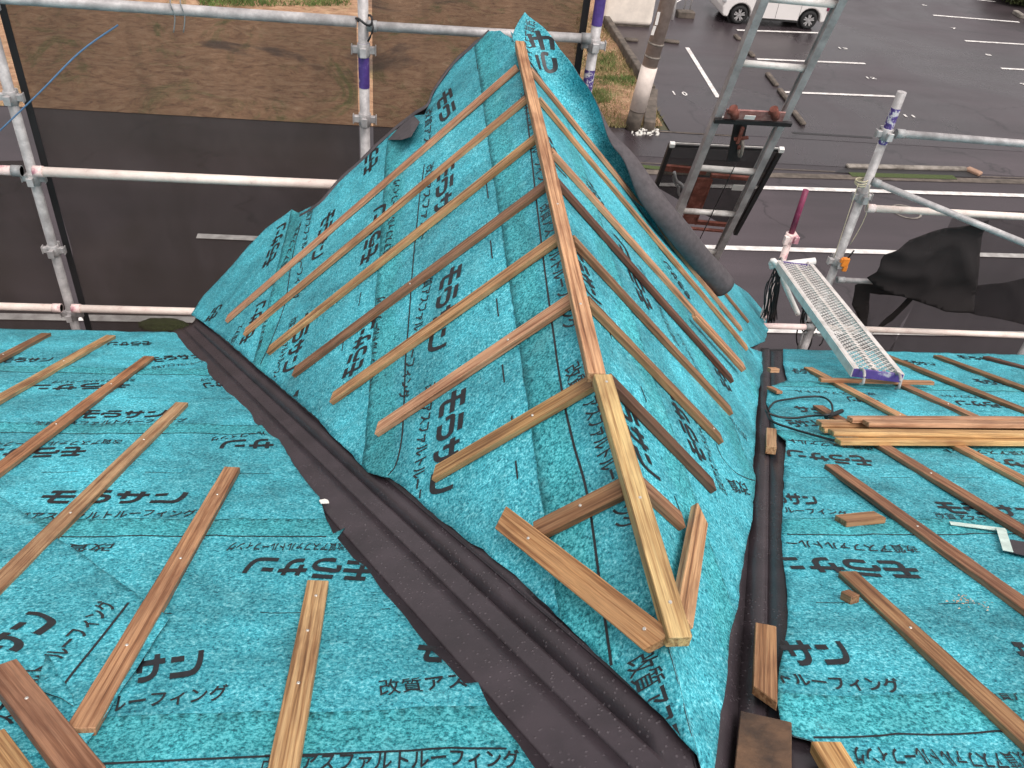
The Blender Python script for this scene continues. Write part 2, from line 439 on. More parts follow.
def text_into(bm, s, bold, T, L, H, shear=.0, cell=.035, keep=None):
    """T(u,v) maps metres along / across the line of writing to 3D"""
    V, P, asp = text_mesh(s, bold)
    b2 = bmesh.new(); vs = [b2.verts.new((x*L+y*H*shear, y*H, 0)) for x, y in V]
    for p in P:
        try: b2.faces.new([vs[i] for i in p])
        except ValueError: pass
    bmesh.ops.triangulate(b2, faces=b2.faces)
    k = cell
    while k < L:
        bmesh.ops.bisect_plane(b2, geom=b2.verts[:]+b2.edges[:]+b2.faces[:], plane_co=(k, 0, 0), plane_no=(1, 0, 0)); k += cell
    for yy in (-H/4, 0, H/4):
        bmesh.ops.bisect_plane(b2, geom=b2.verts[:]+b2.edges[:]+b2.faces[:], plane_co=(0, yy, 0), plane_no=(0, 1, 0))
    mp = {v: bm.verts.new(T(v.co.x, v.co.y)) for v in b2.verts}
    for f in b2.faces:
        if keep:
            c = f.calc_center_median(); q = T(c.x, c.y)
            if not keep(q.x, q.y): continue
        try: bm.faces.new([mp[v] for v in f.verts])
        except ValueError: pass
    b2.free()
    bmesh.ops.delete(bm, geom=[v for v in bm.verts if not v.link_faces], context='VERTS')
SHEETS = []
class Sheet:
    def __init__(s, pl, poly, axis, lo, hi, line, label, lift=(.0035, .0012)):
        s.pl, s.axis, s.lo, s.hi, s.line, s.label, s.lift = pl, axis, lo, hi, line, label, lift
        s.poly = clip(poly, axis, lo, hi) if axis is not None else poly
        s.ink = bmesh.new(); SHEETS.append(s)
    def t(s, x, y):            # 0 at top edge, 1 at lower edge
        if s.axis is None: return 1
        v = (x, y)[s.axis]; k = (v-s.lo)/(s.hi-s.lo)
        return min(1, max(0, k if s.down > 0 else 1-k))
    down = 1
    def off(s, x, y): return s.lift[1]+(s.lift[0]-s.lift[1])*s.t(x, y)
    def P(s, x, y, o=0.0): return surf(s.pl, x, y, s.off(x, y)+o)
    def lap(s, x, y):
        if s.line is None: return 0
        d = (x, y)[s.axis]-s.line; d = d*s.down
        if s.pl != 'main': d *= 1.4
        w = .012*noise.noise(Vector((x*9, y*9, 2)))
        return 1.0 if -.004 < d+w else 0.0
    def build(s):
        bm = cdt_mesh(s.poly, .03 if s.pl == 'main' else .028, lambda x, y: s.P(x, y), s.lap)
        o = obj('felt_sheet', bm, [M_felt, M_back])
        m = o.modifiers.new('solid', 'SOLIDIFY'); m.thickness = .0011; m.offset = -1; m.material_offset = 1; m.material_offset_rim = 1
        tag(o, s.label, 'roofing felt')
        if len(s.ink.verts):
            k = obj('printed_lettering', s.ink, M_ink, o)
        s.o = o
def find(pl, x, y):
    for s in SHEETS:
        if s.pl == pl and s.axis is not None and s.lo <= (x, y)[s.axis] <= s.hi and inpoly((x, y), s.poly): return s
    c = [s for s in SHEETS if s.pl == pl and s.axis is not None and s.lo <= (x, y)[s.axis] <= s.hi]
    return c[0] if c else None
def write(pl, s, a, b, H=None, bold=None, sheet=None, shear=.0):
    logo = s[0] in 'モラサンザ' and len(s) <= 4 and not s.startswith('ング')
    H = H or (LOGO_H if logo else SMALL_H); bold = bold if bold is not None else (.05 if logo else .016)
    A, B = hit(pl, *a), hit(pl, *b); mid = (A+B)/2
    sh = sheet or find(pl, mid.x, mid.y)
    if sh is None: return
    n = pnorm(pl); d = (B-A).normalized(); up = n.cross(d); L = (B-A).length
    text_into(sh.ink, s, bold, lambda u, v: (lambda q: sh.P(q.x, q.y, .0021))(A+d*u+up*v), L, H, shear, keep=lambda x, y: inpoly((x, y), sh.poly))
def stripe(sh, pts, w=.0045):
    """printed line through plan points"""
    bm = sh.ink; prev = None
    for i, (x, y) in enumerate(pts):
        if not inpoly((x, y), sh.poly): prev = None; continue
        a = Vector(pts[max(i-1, 0)]); b = Vector(pts[min(i+1, len(pts)-1)]); d = (b-a).normalized(); q = Vector((-d.y, d.x))*w/2
        cur = (bm.verts.new(sh.P(x+q.x, y+q.y, .0012)), bm.verts.new(sh.P(x-q.x, y-q.y, .0012)))
        if prev: bm.faces.new((prev[0], prev[1], cur[1], cur[0]))
        prev = cur
def pl_pts(pl, pix, step=.04):
    P = [hit(pl, *p) for p in pix]; P = smooth_path([Vector((p.x, p.y, 0)) for p in P], 8); return [(p.x, p.y) for p in P]
# ---- outlines of the papered areas, as plan polygons
def plan(pl, pix): return [(h.x, h.y) for h in (hit(pl, *p) for p in pix)]
EAVE = 3.67
edgeML = plan('main', [(180, 332), (190, 337), (203, 355), (217, 366), (230, 380), (239, 394), (264, 413), (277, 417), (277, 427), (272, 432), (294, 467), (319, 499), (326, 521), (333, 536), (345, 531), (337, 540), (353, 560), (366, 568), (383, 593), (405, 620), (425, 643), (464, 686), (478, 685), (492, 715), (516, 743), (534, 768), (560, 800)])
polyML = [(-4.3, EAVE+.03)] + edgeML + [(.10, .15), (.10, -1.6), (-4.3, -1.6)]
edgeMR = plan('main', [(783, 350), (783, 366), (787, 380), (772, 388), (767, 392), (766, 403), (773, 423), (777, 437), (786, 443), (784, 463), (783, 500), (781, 540), (787, 600), (787, 629), (779, 670), (776, 709), (781, 730), (793, 739), (812, 743), (835, 768), (850, 790)])
polyMR = edgeMR + [(.30, .2), (.30, -1.6), (5.2, -1.6), (5.2, EAVE+.03)]
edgeL = plan('left', [(704, 800), (706, 768), (664, 718), (617, 673), (566, 624), (523, 583), (500, 564), (483, 549), (472, 544), (434, 514), (406, 489), (391, 479), (370, 474), (350, 452), (334, 438), (316, 417), (291, 396), (273, 380), (266, 375), (249, 360), (226, 340), (209, 327), (192, 315)])
vergeL = plan('left', [(203, 297), (232, 266), (249, 246), (266, 229), (292, 210), (299, 213), (320, 203), (330, 190), (361, 162), (388, 135), (402, 127), (414, 116), (425, 115), (435, 91), (455, 64), (472, 49), (489, 32), (500, 31), (515, 42)])
polyL = [(X0, .5)] + edgeL + vergeL + [(X0, vergeL[-1][1])]
edgeR = plan('right', [(713, 790), (713, 768), (722, 692), (728, 645), (738, 590), (745, 551), (753, 496), (753, 440), (757, 400), (761, 374), (762, 352), (749, 348), (764, 342), (768, 327), (764, 313), (748, 293), (728, 279)])
polyR = [(X0, .5)] + edgeR + [(X0+1.10, 3.93), (X0+.6, 4.0), (X0, 4.02)]
seam = [-.05, .68, 1.415, 2.15, 2.88]
def bands(pl, poly, side):
    names = ['running past the camera at the near edge of the', 'second up from the near edge on the', 'in the middle of the', 'next to the eave course on the', 'lying along the eave of the']
    lo = -1.6
    ed = [-.75+.1, seam[0]+.1, seam[1]+.1, seam[2]+.1, seam[3]+.1, seam[4]+.1, EAVE+.03]
    ln = [None]+seam+[None]
    lab = ['bare teal felt course behind the viewer on the', 'teal felt course at the foot of the picture on the', 'teal felt course second from the bottom of the picture on the', 'teal felt course across the middle of the', 'teal felt course one below the eave course on the', 'teal felt course second from the eave line on the', 'teal felt course lying along the eave of the']
    lab = ['teal felt course behind the viewer on the', 'nearest teal felt course at the foot of the picture on the', 'second nearest teal felt course on the', 'third nearest teal felt course on the', 'fourth nearest teal felt course on the', 'teal felt course next above the eave course on the', 'farthest teal felt course lying along the eave of the']
    for i, e in enumerate(ed):
        if i < 2: continue
        lo_ = ed[i-1]-.12
        Sheet('main', poly, 1, lo_, e, ln[i], f'{lab[i]} {side} main roof')
bands('main', polyML, 'left')
nL = len(SHEETS)
bands('main', polyMR, 'right')
# gable, left slope (courses run front to back, axis x, downhill = -x)
def gx(pl, poly, edges, lines, labs):
    prev = 0.0
    for e, l, lab in zip(edges, lines, labs):
        if pl == 'left': s = Sheet(pl, poly, 0, X0-e, X0-max(0, prev-.1) if prev else X0, None if l is None else X0-l, lab); s.down = -1
        else: s = Sheet(pl, poly, 0, X0+(max(0, prev-.1) if prev else 0), X0+e, None if l is None else X0+l, lab); s.down = 1
        prev = e
gx('left', polyL, [.145, .555, 1.06, 2.2], [.075, .475, .985, None], ['teal felt strip running beside the ridge board on the left gable slope', 'teal felt course second down from the ridge on the left gable slope', 'wide lower teal felt course on the left gable slope', 'teal felt corner piece by the eave at the lower left of the gable slope'])
gx('right', polyR, [.24, .66, 1.12, 2.2], [.17, .58, 1.04, None], ['teal felt strip beside the ridge board on the right gable slope', 'teal felt course second down from the ridge on the right gable slope', 'teal felt course third down from the ridge on the right gable slope', 'teal felt corner flap below the grey roll on the right gable slope'])
# loose diagonal patch, lower left
patch_poly = plan('main', [(-60, 462), (0, 500), (60, 545), (138, 600), (170, 623), (150, 655), (80, 760), (40, 830), (-120, 800), (-160, 600)])
patch = Sheet('main', patch_poly, None, 0, 0, None, 'loose teal felt patch laid askew across the lower left corner', (.011, .011))
tri = Sheet('main', plan('main', [(47, 661), (36, 697), (62, 706), (75, 716), (72, 702)]), None, 0, 0, None, 'small pale triangular felt scrap tucked under the lower left battens', (.0145, .0145))
# ---- writing, placed where the photograph shows it
SM = '改質アスファルトルーフィング'
def T(*a, **k): write('main', *a, **k)
T('モラサン', (42, 499), (184, 499)); T('質アスファルトルーフィング', (16, 519), (196, 514))
T('改質', (113, 551), (66, 551)); T('改質アスファルトルーフィング', (345, 549), (228, 549)); T('モラサン', (372, 573), (248, 568))
T('改質アスファルトルーフィング', (122, 443), (-30, 446)); T('モラサン', (86, 452), (-24, 455))
T('ルーフィング', (266, 436), (210, 442)); T('サン', (274, 447), (222, 448))
T('モラサン', (80, 415), (165, 415)); T(SM, (34, 424), (187, 422))
T(SM, (135, 381), (52, 383)); T('モラサン', (130, 386), (26, 389)); T('ルーフィング', (229, 379), (200, 381)); T('ラサン', (236, 384), (204, 387))
T('モラサン', (2, 361), (52, 360)); T('モラサン', (150, 361), (203, 357)); T('改質アスファルトルーフ', (152, 368), (203, 364))
T('モラサン', (152, 344), (108, 345))
T('サン', (131, 673), (202, 664)); T('ルーフィング', (107, 708), (228, 694)); T('改質アス', (379, 691), (466, 683)); T('モ', (418, 649), (447, 652))
T('改質アスファルトルーフィング', (262, 766), (520, 762)); T('ファルト', (-12, 780), (60, 776))
T('ルーフィング', (52, 665), (110, 608), sheet=patch); T('サン', (-12, 660), (44, 622), sheet=patch); T('アスファルト', (-10, 745), (44, 672), sheet=patch)
# right main
T('サン', (784, 655), (845, 656)); T('トルーフィング', (779, 683), (900, 689)); T('モラサン', (1019, 656), (1085, 662)); T(SM, (985, 694), (1150, 704))
T('改質アスファルトルーフィング', (1030, 764), (852, 758))
T('モラサン', (917, 571), (770, 566)); T('改質アスファルトルー', (917, 552), (786, 545))
T('ラサン', (772, 498), (816, 502)); T('ルーフィング', (784, 511), (848, 516)); T('モラサン', (938, 508), (1040, 513)); T('改質アスファルト', (935, 516), (1020, 524))
T('モラサン', (871, 463), (787, 456)); T('改質アスファルト', (873, 450), (788, 443)); T('モラサン', (1072, 470), (978, 462)); T('改質アスファルト', (1030, 455), (943, 452))
T('ラサン', (789, 424), (815, 424)); T('サン', (795, 411), (825, 413))
T('改質アスファルトルー', (875, 396), (786, 392)); T('モラサン', (878, 402), (848, 400)); T('改質アスファルト', (992, 399), (940, 397)); T('モラサン', (1012, 407), (957, 404))
T('モラサン', (905, 363), (934, 365)); T('モラサン', (975, 382), (1015, 384)); T('モラサン', (958, 358), (1002, 361)); T('モラサン', (792, 372), (822, 375))
# left gable slope
def G(*a, **k): write('left', *a, **k)
G('モラサン', (455, 392), (443, 493)); G('改質アスファルトルーフ', (431, 385), (417, 502)); G('モラサン', (453, 268), (438, 350)); G('改質アスファルトルーフィング', (431, 272), (404, 400))
G('モラサ', (448, 163), (443, 212)); G('改質アスファルト', (431, 165), (423, 240)); G('モラ', (444, 93), (449, 118)); G('改質アス', (430, 110), (428, 145))
G('モラサン', (368, 262), (380, 207)); G(SM, (386, 262), (398, 180)); G('モラサン', (352, 377), (369, 322)); G(SM, (366, 398), (383, 297)); G('モラサン', (371, 172), (374, 132))
G('モラサン', (330, 213), (318, 258)); G(SM, (312, 205), (296, 300)); G('モラサン', (308, 314), (290, 371)); G(SM, (296, 318), (272, 392)); G('モラ', (292, 395), (286, 420))
G('モラサン', (268, 266), (282, 225)); G('改質アスファル', (280, 278), (300, 225)); G('モラサン', (246, 343), (262, 303)); G('改質アスファル', (258, 352), (268, 316)); G('モラ', (210, 322), (220, 306)); G('改質アス', (232, 346), (242, 325))
G('改質アスファルト', (524, 92), (534, 130)); G('ルーフィング', (536, 146), (546, 190)); G('改質アスファルトルーフィング', (545, 205), (572, 330)); G('改質', (572, 366), (580, 390)); G('アスファルトルーフィング', (590, 400), (628, 530))
G('改質アスファルト', (640, 656), (690, 812), H=.062); G('モラ', (706, 700), (722, 790), H=.07)
# right gable slope
def Rr(*a, **k): write('right', *a, **k)
Rr('モラサン', (612, 378), (650, 476)); Rr('モラサン', (700, 462), (668, 388)); Rr(SM, (722, 494), (690, 405)); Rr('改質', (746, 490), (728, 486))
Rr('モラサン', (648, 310), (618, 240)); Rr(SM, (676, 345), (640, 268)); Rr('モラサン', (570, 246), (594, 300)); Rr('モラサン', (542, 130), (560, 172))
Rr('モラサン', (728, 392), (706, 350)); Rr(SM, (702, 380), (678, 335)); Rr('モラサン', (600, 205), (585, 180)); Rr('改質アス', (752, 355), (744, 345)); Rr('モラサン', (690, 300), (664, 262)); Rr('改質アスファルト', (745, 440), (728, 418))
# printed lap lines and centre dashes
for s in SHEETS:
    if s.axis == 1 and s.line is not None:
        xs = [p[0] for p in s.poly]; x = min(xs); pts = []
        while x < max(xs)+.02:
            pts.append((x, s.line+.006*noise.noise(Vector((x*2, s.line, 1))))); x += .03
        stripe(s, pts)
        yc = s.line-.33; x = min(xs)
        while x < max(xs):
            stripe(s, [(x+.02*k, yc+.004*noise.noise(Vector((x+.02*k, yc, 4)))) for k in range(6)], .0021); x += random.uniform(.24, .30)
SL = {round(s.line, 3): s for s in SHEETS if s.axis == 0 and s.line is not None}
def gline(sh, pix, w=.0042): stripe(sh, pl_pts(sh.pl, pix), w)
Ls = [s for s in SHEETS if s.pl == 'left']; Rs = [s for s in SHEETS if s.pl == 'right']
gline(Ls[0], [(523, 80), (531, 150), (541, 235), (560, 375), (573, 440), (590, 505), (612, 666)])
gline(Ls[1], [(425, 165), (418, 218), (414, 265), (407, 356), (405, 400), (403, 440), (398, 465), (390, 477)])
gline(Ls[2], [(302, 222), (294, 252), (286, 303), (275, 335), (262, 365)])
stripe(patch, pl_pts('main', [(60, 700), (69, 685), (100, 646), (129, 608)]), .005)
for px, py in [(487, 190), (491, 250), (497, 308), (503, 374), (512, 425), (516, 470), (518, 530), (488, 135), (484, 95), (476, 60)]:
    a = (px, py-9); b = (px+2, py+9); gline(Ls[1] if px < 505 else Ls[1], [a, (px+1, py), b], .0035)
for px, py in [(375, 240), (362, 300), (345, 345)]: gline(Ls[2], [(px, py-7), (px-1, py), (px-2, py+7)], .003)
gline(Rs[1], [(715, 445), (722, 460), (735, 474), (754, 483)], .003)
for px, py in [(642, 395), (608, 332), (675, 505), (640, 508), (690, 600)]: gline(Rs[0], [(px-3, py-8), (px, py), (px+3, py+8)], .003)
for s in SHEETS: s.build()
# ------------------------------------------------------------------ curled-up felt along the far verge of the right slope
def curlP(s, t, o=0.0):
    """s metres down the slope from the ridge, t metres round the curl"""
    k = min(1, max(0, s/1.76))
    cb, sb = math.cos(math.atan(TR)), math.sin(math.atan(TR))
    L = CURL_L(s); th = CURL_T(s); r = L/th
    base_y = CURL_Y(s)
    ph = t/r
    n = Vector((sb, 0, cb)); d = Vector((cb, 0, -sb))
    rr = r-o
    w = .006*noise.noise(Vector((s*5, t*6, 9)))
    c = Vector((X0, base_y, Z0)) + d*s + n*(.006+r)
    return c + Vector((0, 1, 0))*(math.sin(ph)*(rr+w)) - n*(math.cos(ph)*(rr+w))
def lerpt(tab, s):
    for (a, va), (b, vb) in zip(tab, tab[1:]):
        if s <= b:
            u = max(0, (s-a)/(b-a)); u = u*u*(3-2*u); return va+(vb-va)*u
    return tab[-1][1]
CURL_L = lambda s: lerpt([(0, .225), (.2, .19), (.5, .22), (.9, .34), (1.75, .355)], s)
CURL_T = lambda s: lerpt([(0, .9), (.15, 1.7), (.3, 2.9), (.6, 4.3), (.85, 5.3), (1.75, 5.8)], s)
CURL_Y = lambda s: lerpt([(0, 3.87), (.3, 3.75), (.6, 3.65), (.95, 3.51), (1.7, 3.60)], s)
bm = bmesh.new(); NS, NT = 70, 36; grid = []
for i in range(NS+1):
    s = -.01+1.58*i/NS; row = []
    for j in range(NT+1):
        row.append(bm.verts.new(curlP(s, CURL_L(s)*j/NT)))
    grid.append(row)
for i in range(NS):
    for j in range(NT):
        f = bm.faces.new((grid[i][j], grid[i+1][j], grid[i+1][j+1], grid[i][j+1])); f.smooth = True
bm.normal_update()
o = obj('felt_sheet', bm, [M_felt, M_back])
tag(o, 'teal felt curling up at the peak and rolled grey side out down the verge', 'roofing felt')
m = o.modifiers.new('solid', 'SOLIDIFY'); m.thickness = .002; m.offset = -1; m.material_offset = 1; m.material_offset_rim = 1
CURL = o
bi = bmesh.new()
def ctext(s, a, b, H, bold):
    A, B = Vector(a), Vector(b); d = (B-A).normalized(); up = Vector((d.y, -d.x)); L = (B-A).length   # (s,t) plane
    text_into(bi, s, bold, lambda u, v: (lambda q: curlP(q.x, q.y, .0015))(A+d*u+up*v), L, H)
ctext('モラ', (.07, .185), (.20, .075), .10, .05)
ctext('改質アスファル', (.03, .21), (.10, .02), .045, .016)
obj('printed_lettering', bi, M_ink, CURL)
# dark folded flap on the left verge
bm = bmesh.new()
A = [hit('left', 388, 140), hit('left', 397, 130), hit('left', 411, 117), hit('left', 414, 116)]
Bq = [hit('left', 392, 140, .02), hit('left', 402, 140, .05), hit('left', 411, 137, .06), hit('left', 420, 122, .02)]
va = [bm.verts.new(p) for p in A]; vb = [bm.verts.new(p) for p in Bq]
for k in range(3): bm.faces.new((va[k], va[k+1], vb[k+1], vb[k]))
o = obj('felt_flap', bm, M_back); m = o.modifiers.new('s', 'SOLIDIFY'); m.thickness = .002
tag(o, 'torn grey corner of felt folded back on the left verge', 'felt flap')
# upturned grey edge along the far left verge
bm = bmesh.new(); prev = None
pts = [(300, 216), (320, 204), (340, 181), (361, 162), (388, 136), (413, 116), (428, 106), (436, 89), (455, 63), (472, 48), (489, 31)]
P0 = smooth_path([hit('left', *p) for p in pts], 4); nl = pnorm('left')
for i, p in enumerate(P0):
    h = .035+.012*noise.noise(Vector((i*.4, 3, 1)))
    if i < 3 or i > len(P0)-4: h *= .4
    q = [bm.verts.new(p+Vector((0, -.012, 0))+nl*.004), bm.verts.new(p+Vector((0, .012, 0))+nl*h*.3), bm.verts.new(p+Vector((0, .03, 0))+nl*(-.03)), bm.verts.new(p+Vector((0, .035, 0))+nl*(-.11))]
    if prev:
        for a in range(3):
            f = bm.faces.new((prev[a], q[a], q[a+1], prev[a+1])); f.smooth = True
    prev = q
o = obj('verge_edge', bm, M_back); tag(o, 'grey turned-down felt edge hanging over the far left verge', 'felt edge'); m = o.modifiers.new('s', 'SOLIDIFY'); m.thickness = .002
# ------------------------------------------------------------------ house body under the felt
house = root('house', (0, 1, 0), 'single storey house under re-roofing, hidden beneath the teal felt', 'house')
def slab(name, pl, poly, mat, drop=.012, th=.03):
    bm = bmesh.new(); n = pnorm(pl)
    t = [bm.verts.new(Vector((x, y, pz(pl, x, y)))-n*drop) for x, y in poly]; b = [bm.verts.new(Vector((x, y, pz(pl, x, y)))-n*(drop+th)) for x, y in poly]
    bm.faces.new(t); bm.faces.new(b[::-1])
    for i in range(len(poly)): bm.faces.new((t[i], b[i], b[(i+1) % len(poly)], t[(i+1) % len(poly)]))
    bmesh.ops.recalc_face_normals(bm, faces=bm.faces)
    return obj(name, bm, mat, house)
slab('roof_deck', 'main', [(-4.3, -1.6), (5.2, -1.6), (5.2, EAVE), (-4.3, EAVE)], M_deck)
ye = 3.92; yv = EAVE-.02
slab('gable_deck', 'left', [(X0, .95), (X0-.19, .95), (X0, ye), (X0-(yv-.435)*.478-.03, ye), (X0-(yv-.435)*.478-.03, yv)], M_deck)
slab('gable_deck', 'right', [(X0, .95), (X0+.19, .95), (X0+(yv-.435)*.462+.02, yv), (X0+(yv-.435)*.462+.02, ye), (X0, ye)], M_deck)
bm = bmesh.new(); bx(bm, (.45, 1.0, 2.2), (9.0, 4.2, 4.36)); obj('wall', bm, M_wall, house)
bm = bmesh.new(); bx(bm, (.45, EAVE+.02, HC-1-TM*EAVE-.09), (9.5, .03, .14)); obj('fascia', bm, M_dark, house)
# ------------------------------------------------------------------ valley flashings
def flashing(side, label):
    pl = 'left' if side < 0 else 'right'; tt = TL if side < 0 else TR; r = TM/tt
    nm, ng = pnorm('main'), pnorm(pl)
    y0_, y1_ = .46, 3.74
    V = Vector((side*r, 1, -TM)); Vn = V.normalized(); O = Vector((X0, .435, PL['main'][0]-TM*.435))
    dm = nm.cross(Vn).normalized(); dg = ng.cross(Vn).normalized()
    if dm.x*side < 0: dm = -dm      # along main plane, away from gable
    if dg.x*side > 0: dg = -dg      # up the gable plane
    if dm.dot(Vector((side, 0, 0))) < 0: dm = -dm
    prof = [(-.34, .0005), (-.25, .0005), (-.15, .001), (-.088, .001), (-.082, .004), (-.045, .020), (-.025, .027), (0, .030)]
    up = [(.022, .022), (.05, .007), (.056, .0045), (.105, .003), (.109, .0065), (.118, .003), (.17, .002), (.24, .001)]
    if side > 0: prof = [(-.30, .0005), (-.20, .001), (-.10, .001), (-.05, .001), (-.045, .007), (-.035, .007), (0, .005)]; up = [(.02, .006), (.07, .004), (.075, .008), (.085, .008), (.1, .003), (.22, .001)]
    bm = bmesh.new(); rings = []
    N = 60
    for i in range(N+1):
        y = y0_+(y1_-y0_)*i/N; c = O+V*(y-.435); ring = []
        if y < .435 and False: pass
        for k, (t, h) in enumerate(prof):
            w = .004*noise.noise(Vector((y*1.7, t*8, side)))
            ring.append(bm.verts.new(c+dm*(-t)+nm*(h-.011+w*.4)))
        for k, (t, h) in enumerate(up):
            w = .004*noise.noise(Vector((y*1.7, t*8, side)))
            hx = abs(dg.x)*t; t2 = t*min(1, max(0.02, (y-.435)*r-.004)/hx) if hx > 0 else t
            ring.append(bm.verts.new(c+dg*t2+ng*(h-.011+w*.4)))
        rings.append(ring)
    for A, B in zip(rings, rings[1:]):
        for k in range(len(A)-1):
            f = bm.faces.new((A[k], A[k+1], B[k+1], B[k])); f.smooth = False
    bmesh.ops.recalc_face_normals(bm, faces=bm.faces)
    for f in bm.faces: f.smooth = True
    o = obj('valley_flashing', bm, M_flash); es = o.modifiers.new('e', 'EDGE_SPLIT'); es.split_angle = math.radians(20); m = o.modifiers.new('s', 'SOLIDIFY'); m.thickness = .0012; m.offset = 0
    return tag(o, label, 'valley flashing')
flashing(-1, 'wide dark folded valley flashing running diagonally beside the left gable slope')
flashing(1, 'narrow dark valley flashing between the right gable slope and right main roof')
# small white chip & bits on left flashing
def chip(px, py, pl, s, mat, label, name='debris_chip', cat='debris'):
    p = hit(pl, px, py, .01); bm = bmesh.new(); n = pnorm(pl)
    a = random.random()*6
    pts = []
    for k in range(5):
        r = s*random.uniform(.4, 1.2); pts.append(bm.verts.new(p+Vector((math.cos(a+k*1.256)*r, math.sin(a+k*1.256)*r*.5, 0))+n*random.uniform(0, .004)))
    f = bm.faces.new(pts); ex = bmesh.ops.extrude_face_region(bm, geom=[f]); bmesh.ops.translate(bm, verts=[v for v in ex['geom'] if isinstance(v, bmesh.types.BMVert)], vec=n*.003)
    bmesh.ops.recalc_face_normals(bm, faces=bm.faces)
    return tag(obj(name, bm, mat), label, cat)
chip(325, 502, 'main', .016, M_chip, 'white torn scrap on the edge of the left valley flashing')
# ------------------------------------------------------------------ boards
HONEY = (.54, .315, .160, 1); TAN = (.46, .255, .12, 1); BROWN = (.31, .16, .082, 1); DARK = (.15, .07, .04, 1); RED = (.40, .205, .105, 1); FRESH = (.66, .44, .185, 1); PALE = (.58, .345, .185, 1)
NB = [0]
def board_mesh(L, w, h, skew0=0.0, skew1=0.0, wane=0.0):
    bm = bmesh.new(); n = max(2, int(L/.06)); sd = NB[0]*7.3; NB[0] += 1; rings = []
    for i in range(n+1):
        t = i/n; x = -L/2+L*t
        b = .0022*noise.noise(Vector((t*L*1.6, sd, 0))); c = .0015*noise.noise(Vector((t*L*1.3, sd, 5)))
        ring = []
        for k, (yy, zz) in enumerate(((-.5, 0), (.5, 0), (.5, 1), (-.5, 1))):
            j = .0011*noise.noise(Vector((t*L*14, sd, 11+k*3)))
            chew = 0
            if wane and k == 3: chew = max(0, noise.noise(Vector((t*L*9, sd, 30))))*wane
            ys = yy*w
            xs = x+(ys*skew0*(1-t)**8 + ys*skew1*t**8)
            ring.append(bm.verts.new((xs, ys+b+j+chew, zz*h+c*(zz)+j*.6*zz-chew*.8)))
        rings.append(ring)
    for A, B in zip(rings, rings[1:]):
        for k in range(4): bm.faces.new((A[k], B[k], B[(k+1) % 4], A[(k+1) % 4]))
    bm.faces.new(rings[0]); bm.faces.new(rings[-1][::-1])
    bmesh.ops.recalc_face_normals(bm, faces=bm.faces)
    return bm
def board3(name, a, b, n, w, h, col, label, cat, group=None, screws=(), skew=(0, 0), wane=.0):
    """a,b = bottom centreline ends in world; n = up"""
    Mx = frame_from(a, b, n); L = (b-a).length
    bm = board_mesh(L, w, h, skew[0], skew[1], wane)
    o = link(name, mesh_from_bm(bm, name), M_wood, None, Matrix.Translation((a+b)/2) @ Mx.to_4x4())
    o.color = tuple(c*random.uniform(.92, 1.08) for c in col[:3])+(1,)
    bevel(o, .0016)
    tag(o, label, cat, group)
    for t in screws:
        s = bmesh.new(); bmesh.ops.create_cone(s, segments=12, radius1=.0036, radius2=.0028, depth=.0016, cap_ends=True)
        q = link('screw', mesh_from_bm(s, 'screw'), M_screw, o, Matrix.Translation((-L/2+L*t, random.uniform(-.004, .004), h+.0008)))
    return o
def board(pl, a, b, w=.045, h=.017, col=TAN, label='', cat='batten', group=None, screws=(), skew=(0, 0), raise_=.004, wane=.0, name='roof_batten'):
    n = pnorm(pl); A = hit(pl, *a, h+raise_)-n*h; B = hit(pl, *b, h+raise_)-n*h
    return board3(name, A, B, n, w, h, col, label, cat, group, screws, skew, wane)
def ext(a, b, k):   # push b further along by factor
    return (a[0]+(b[0]-a[0])*k, a[1]+(b[1]-a[1])*k)
GM = 'battens running up the left main roof'
for a, b, c, lab, sc in [
    ((318, 580), (283, 768), PALE, 'tan batten nearest the left valley, cut off by the bottom of the picture', (.1, .3, .55)),
    ((232, 467), (80, 728), TAN, 'brown batten on the left roof overlying the loose felt patch edge', (.18, .5, .8)),
    ((182, 402), (-20, 600), HONEY, 'long honey batten on the left main roof, third from the left valley', (.3, .7)),
    ((149, 356), (-40, 496), RED, 'long brown batten on the left main roof, fourth from the left valley', (.3, .62)),
    ((111, 335), (-40, 419), HONEY, 'long batten on the left main roof starting closest to the eave', (.4,)),
    ((46, 333), (-50, 382), BROWN, 'short dark batten in the far left corner at the eave', (.5,))]:
    if b[1] == 768: b = ext(a, b, 1.25)
    board('main', a, b, .046, .016, c, lab, group=GM, screws=sc, skew=(.12, 0))
board('main', (0, 664), (88, 775), .052, .018, BROWN, 'dark brown batten crossing the bottom left corner', screws=(.35,), raise_=.018, wane=.004)
board('main', (-14, 735), (25, 790), .05, .018, TAN, 'batten end peeking into the bottom left corner', raise_=.018)
GR = 'battens running up the right main roof'
for a, b, c, lab, sc in [
    ((848, 571), (1045, 750), RED, 'long brown batten on the right roof nearest the right valley', (.4,)),
    ((831, 464), (1050, 621), BROWN, 'brown batten on the right roof starting just below the stacked boards', (.5,)),
    ((818, 405), (1050, 545), BROWN, 'batten on the right roof passing under the left end of the stacked boards', (.6,)),
    ((808, 367), (1050, 492), HONEY, 'honey batten starting left of the metal plank and passing under the stacked boards', (.5,)),
    ((874, 371), (1050, 449), TAN, 'batten starting under the hooked end of the metal plank', (.5,)),
    ((884, 354), (1050, 419), BROWN, 'brown batten right of the metal plank starting at the eave', ()),
    ((937, 355), (1060, 400), BROWN, 'dark batten on the right roof second from the right edge at the eave', ()),
    ((986, 356), (1060, 376), DARK, 'dark short batten at the far right corner of the eave', ()),
    ((848, 578), (838, 560), TAN, None, None)]:
    if lab: board('main', a, b, .046, .016, c, lab, group=GR, screws=sc, wane=.006 if c is BROWN else 0)
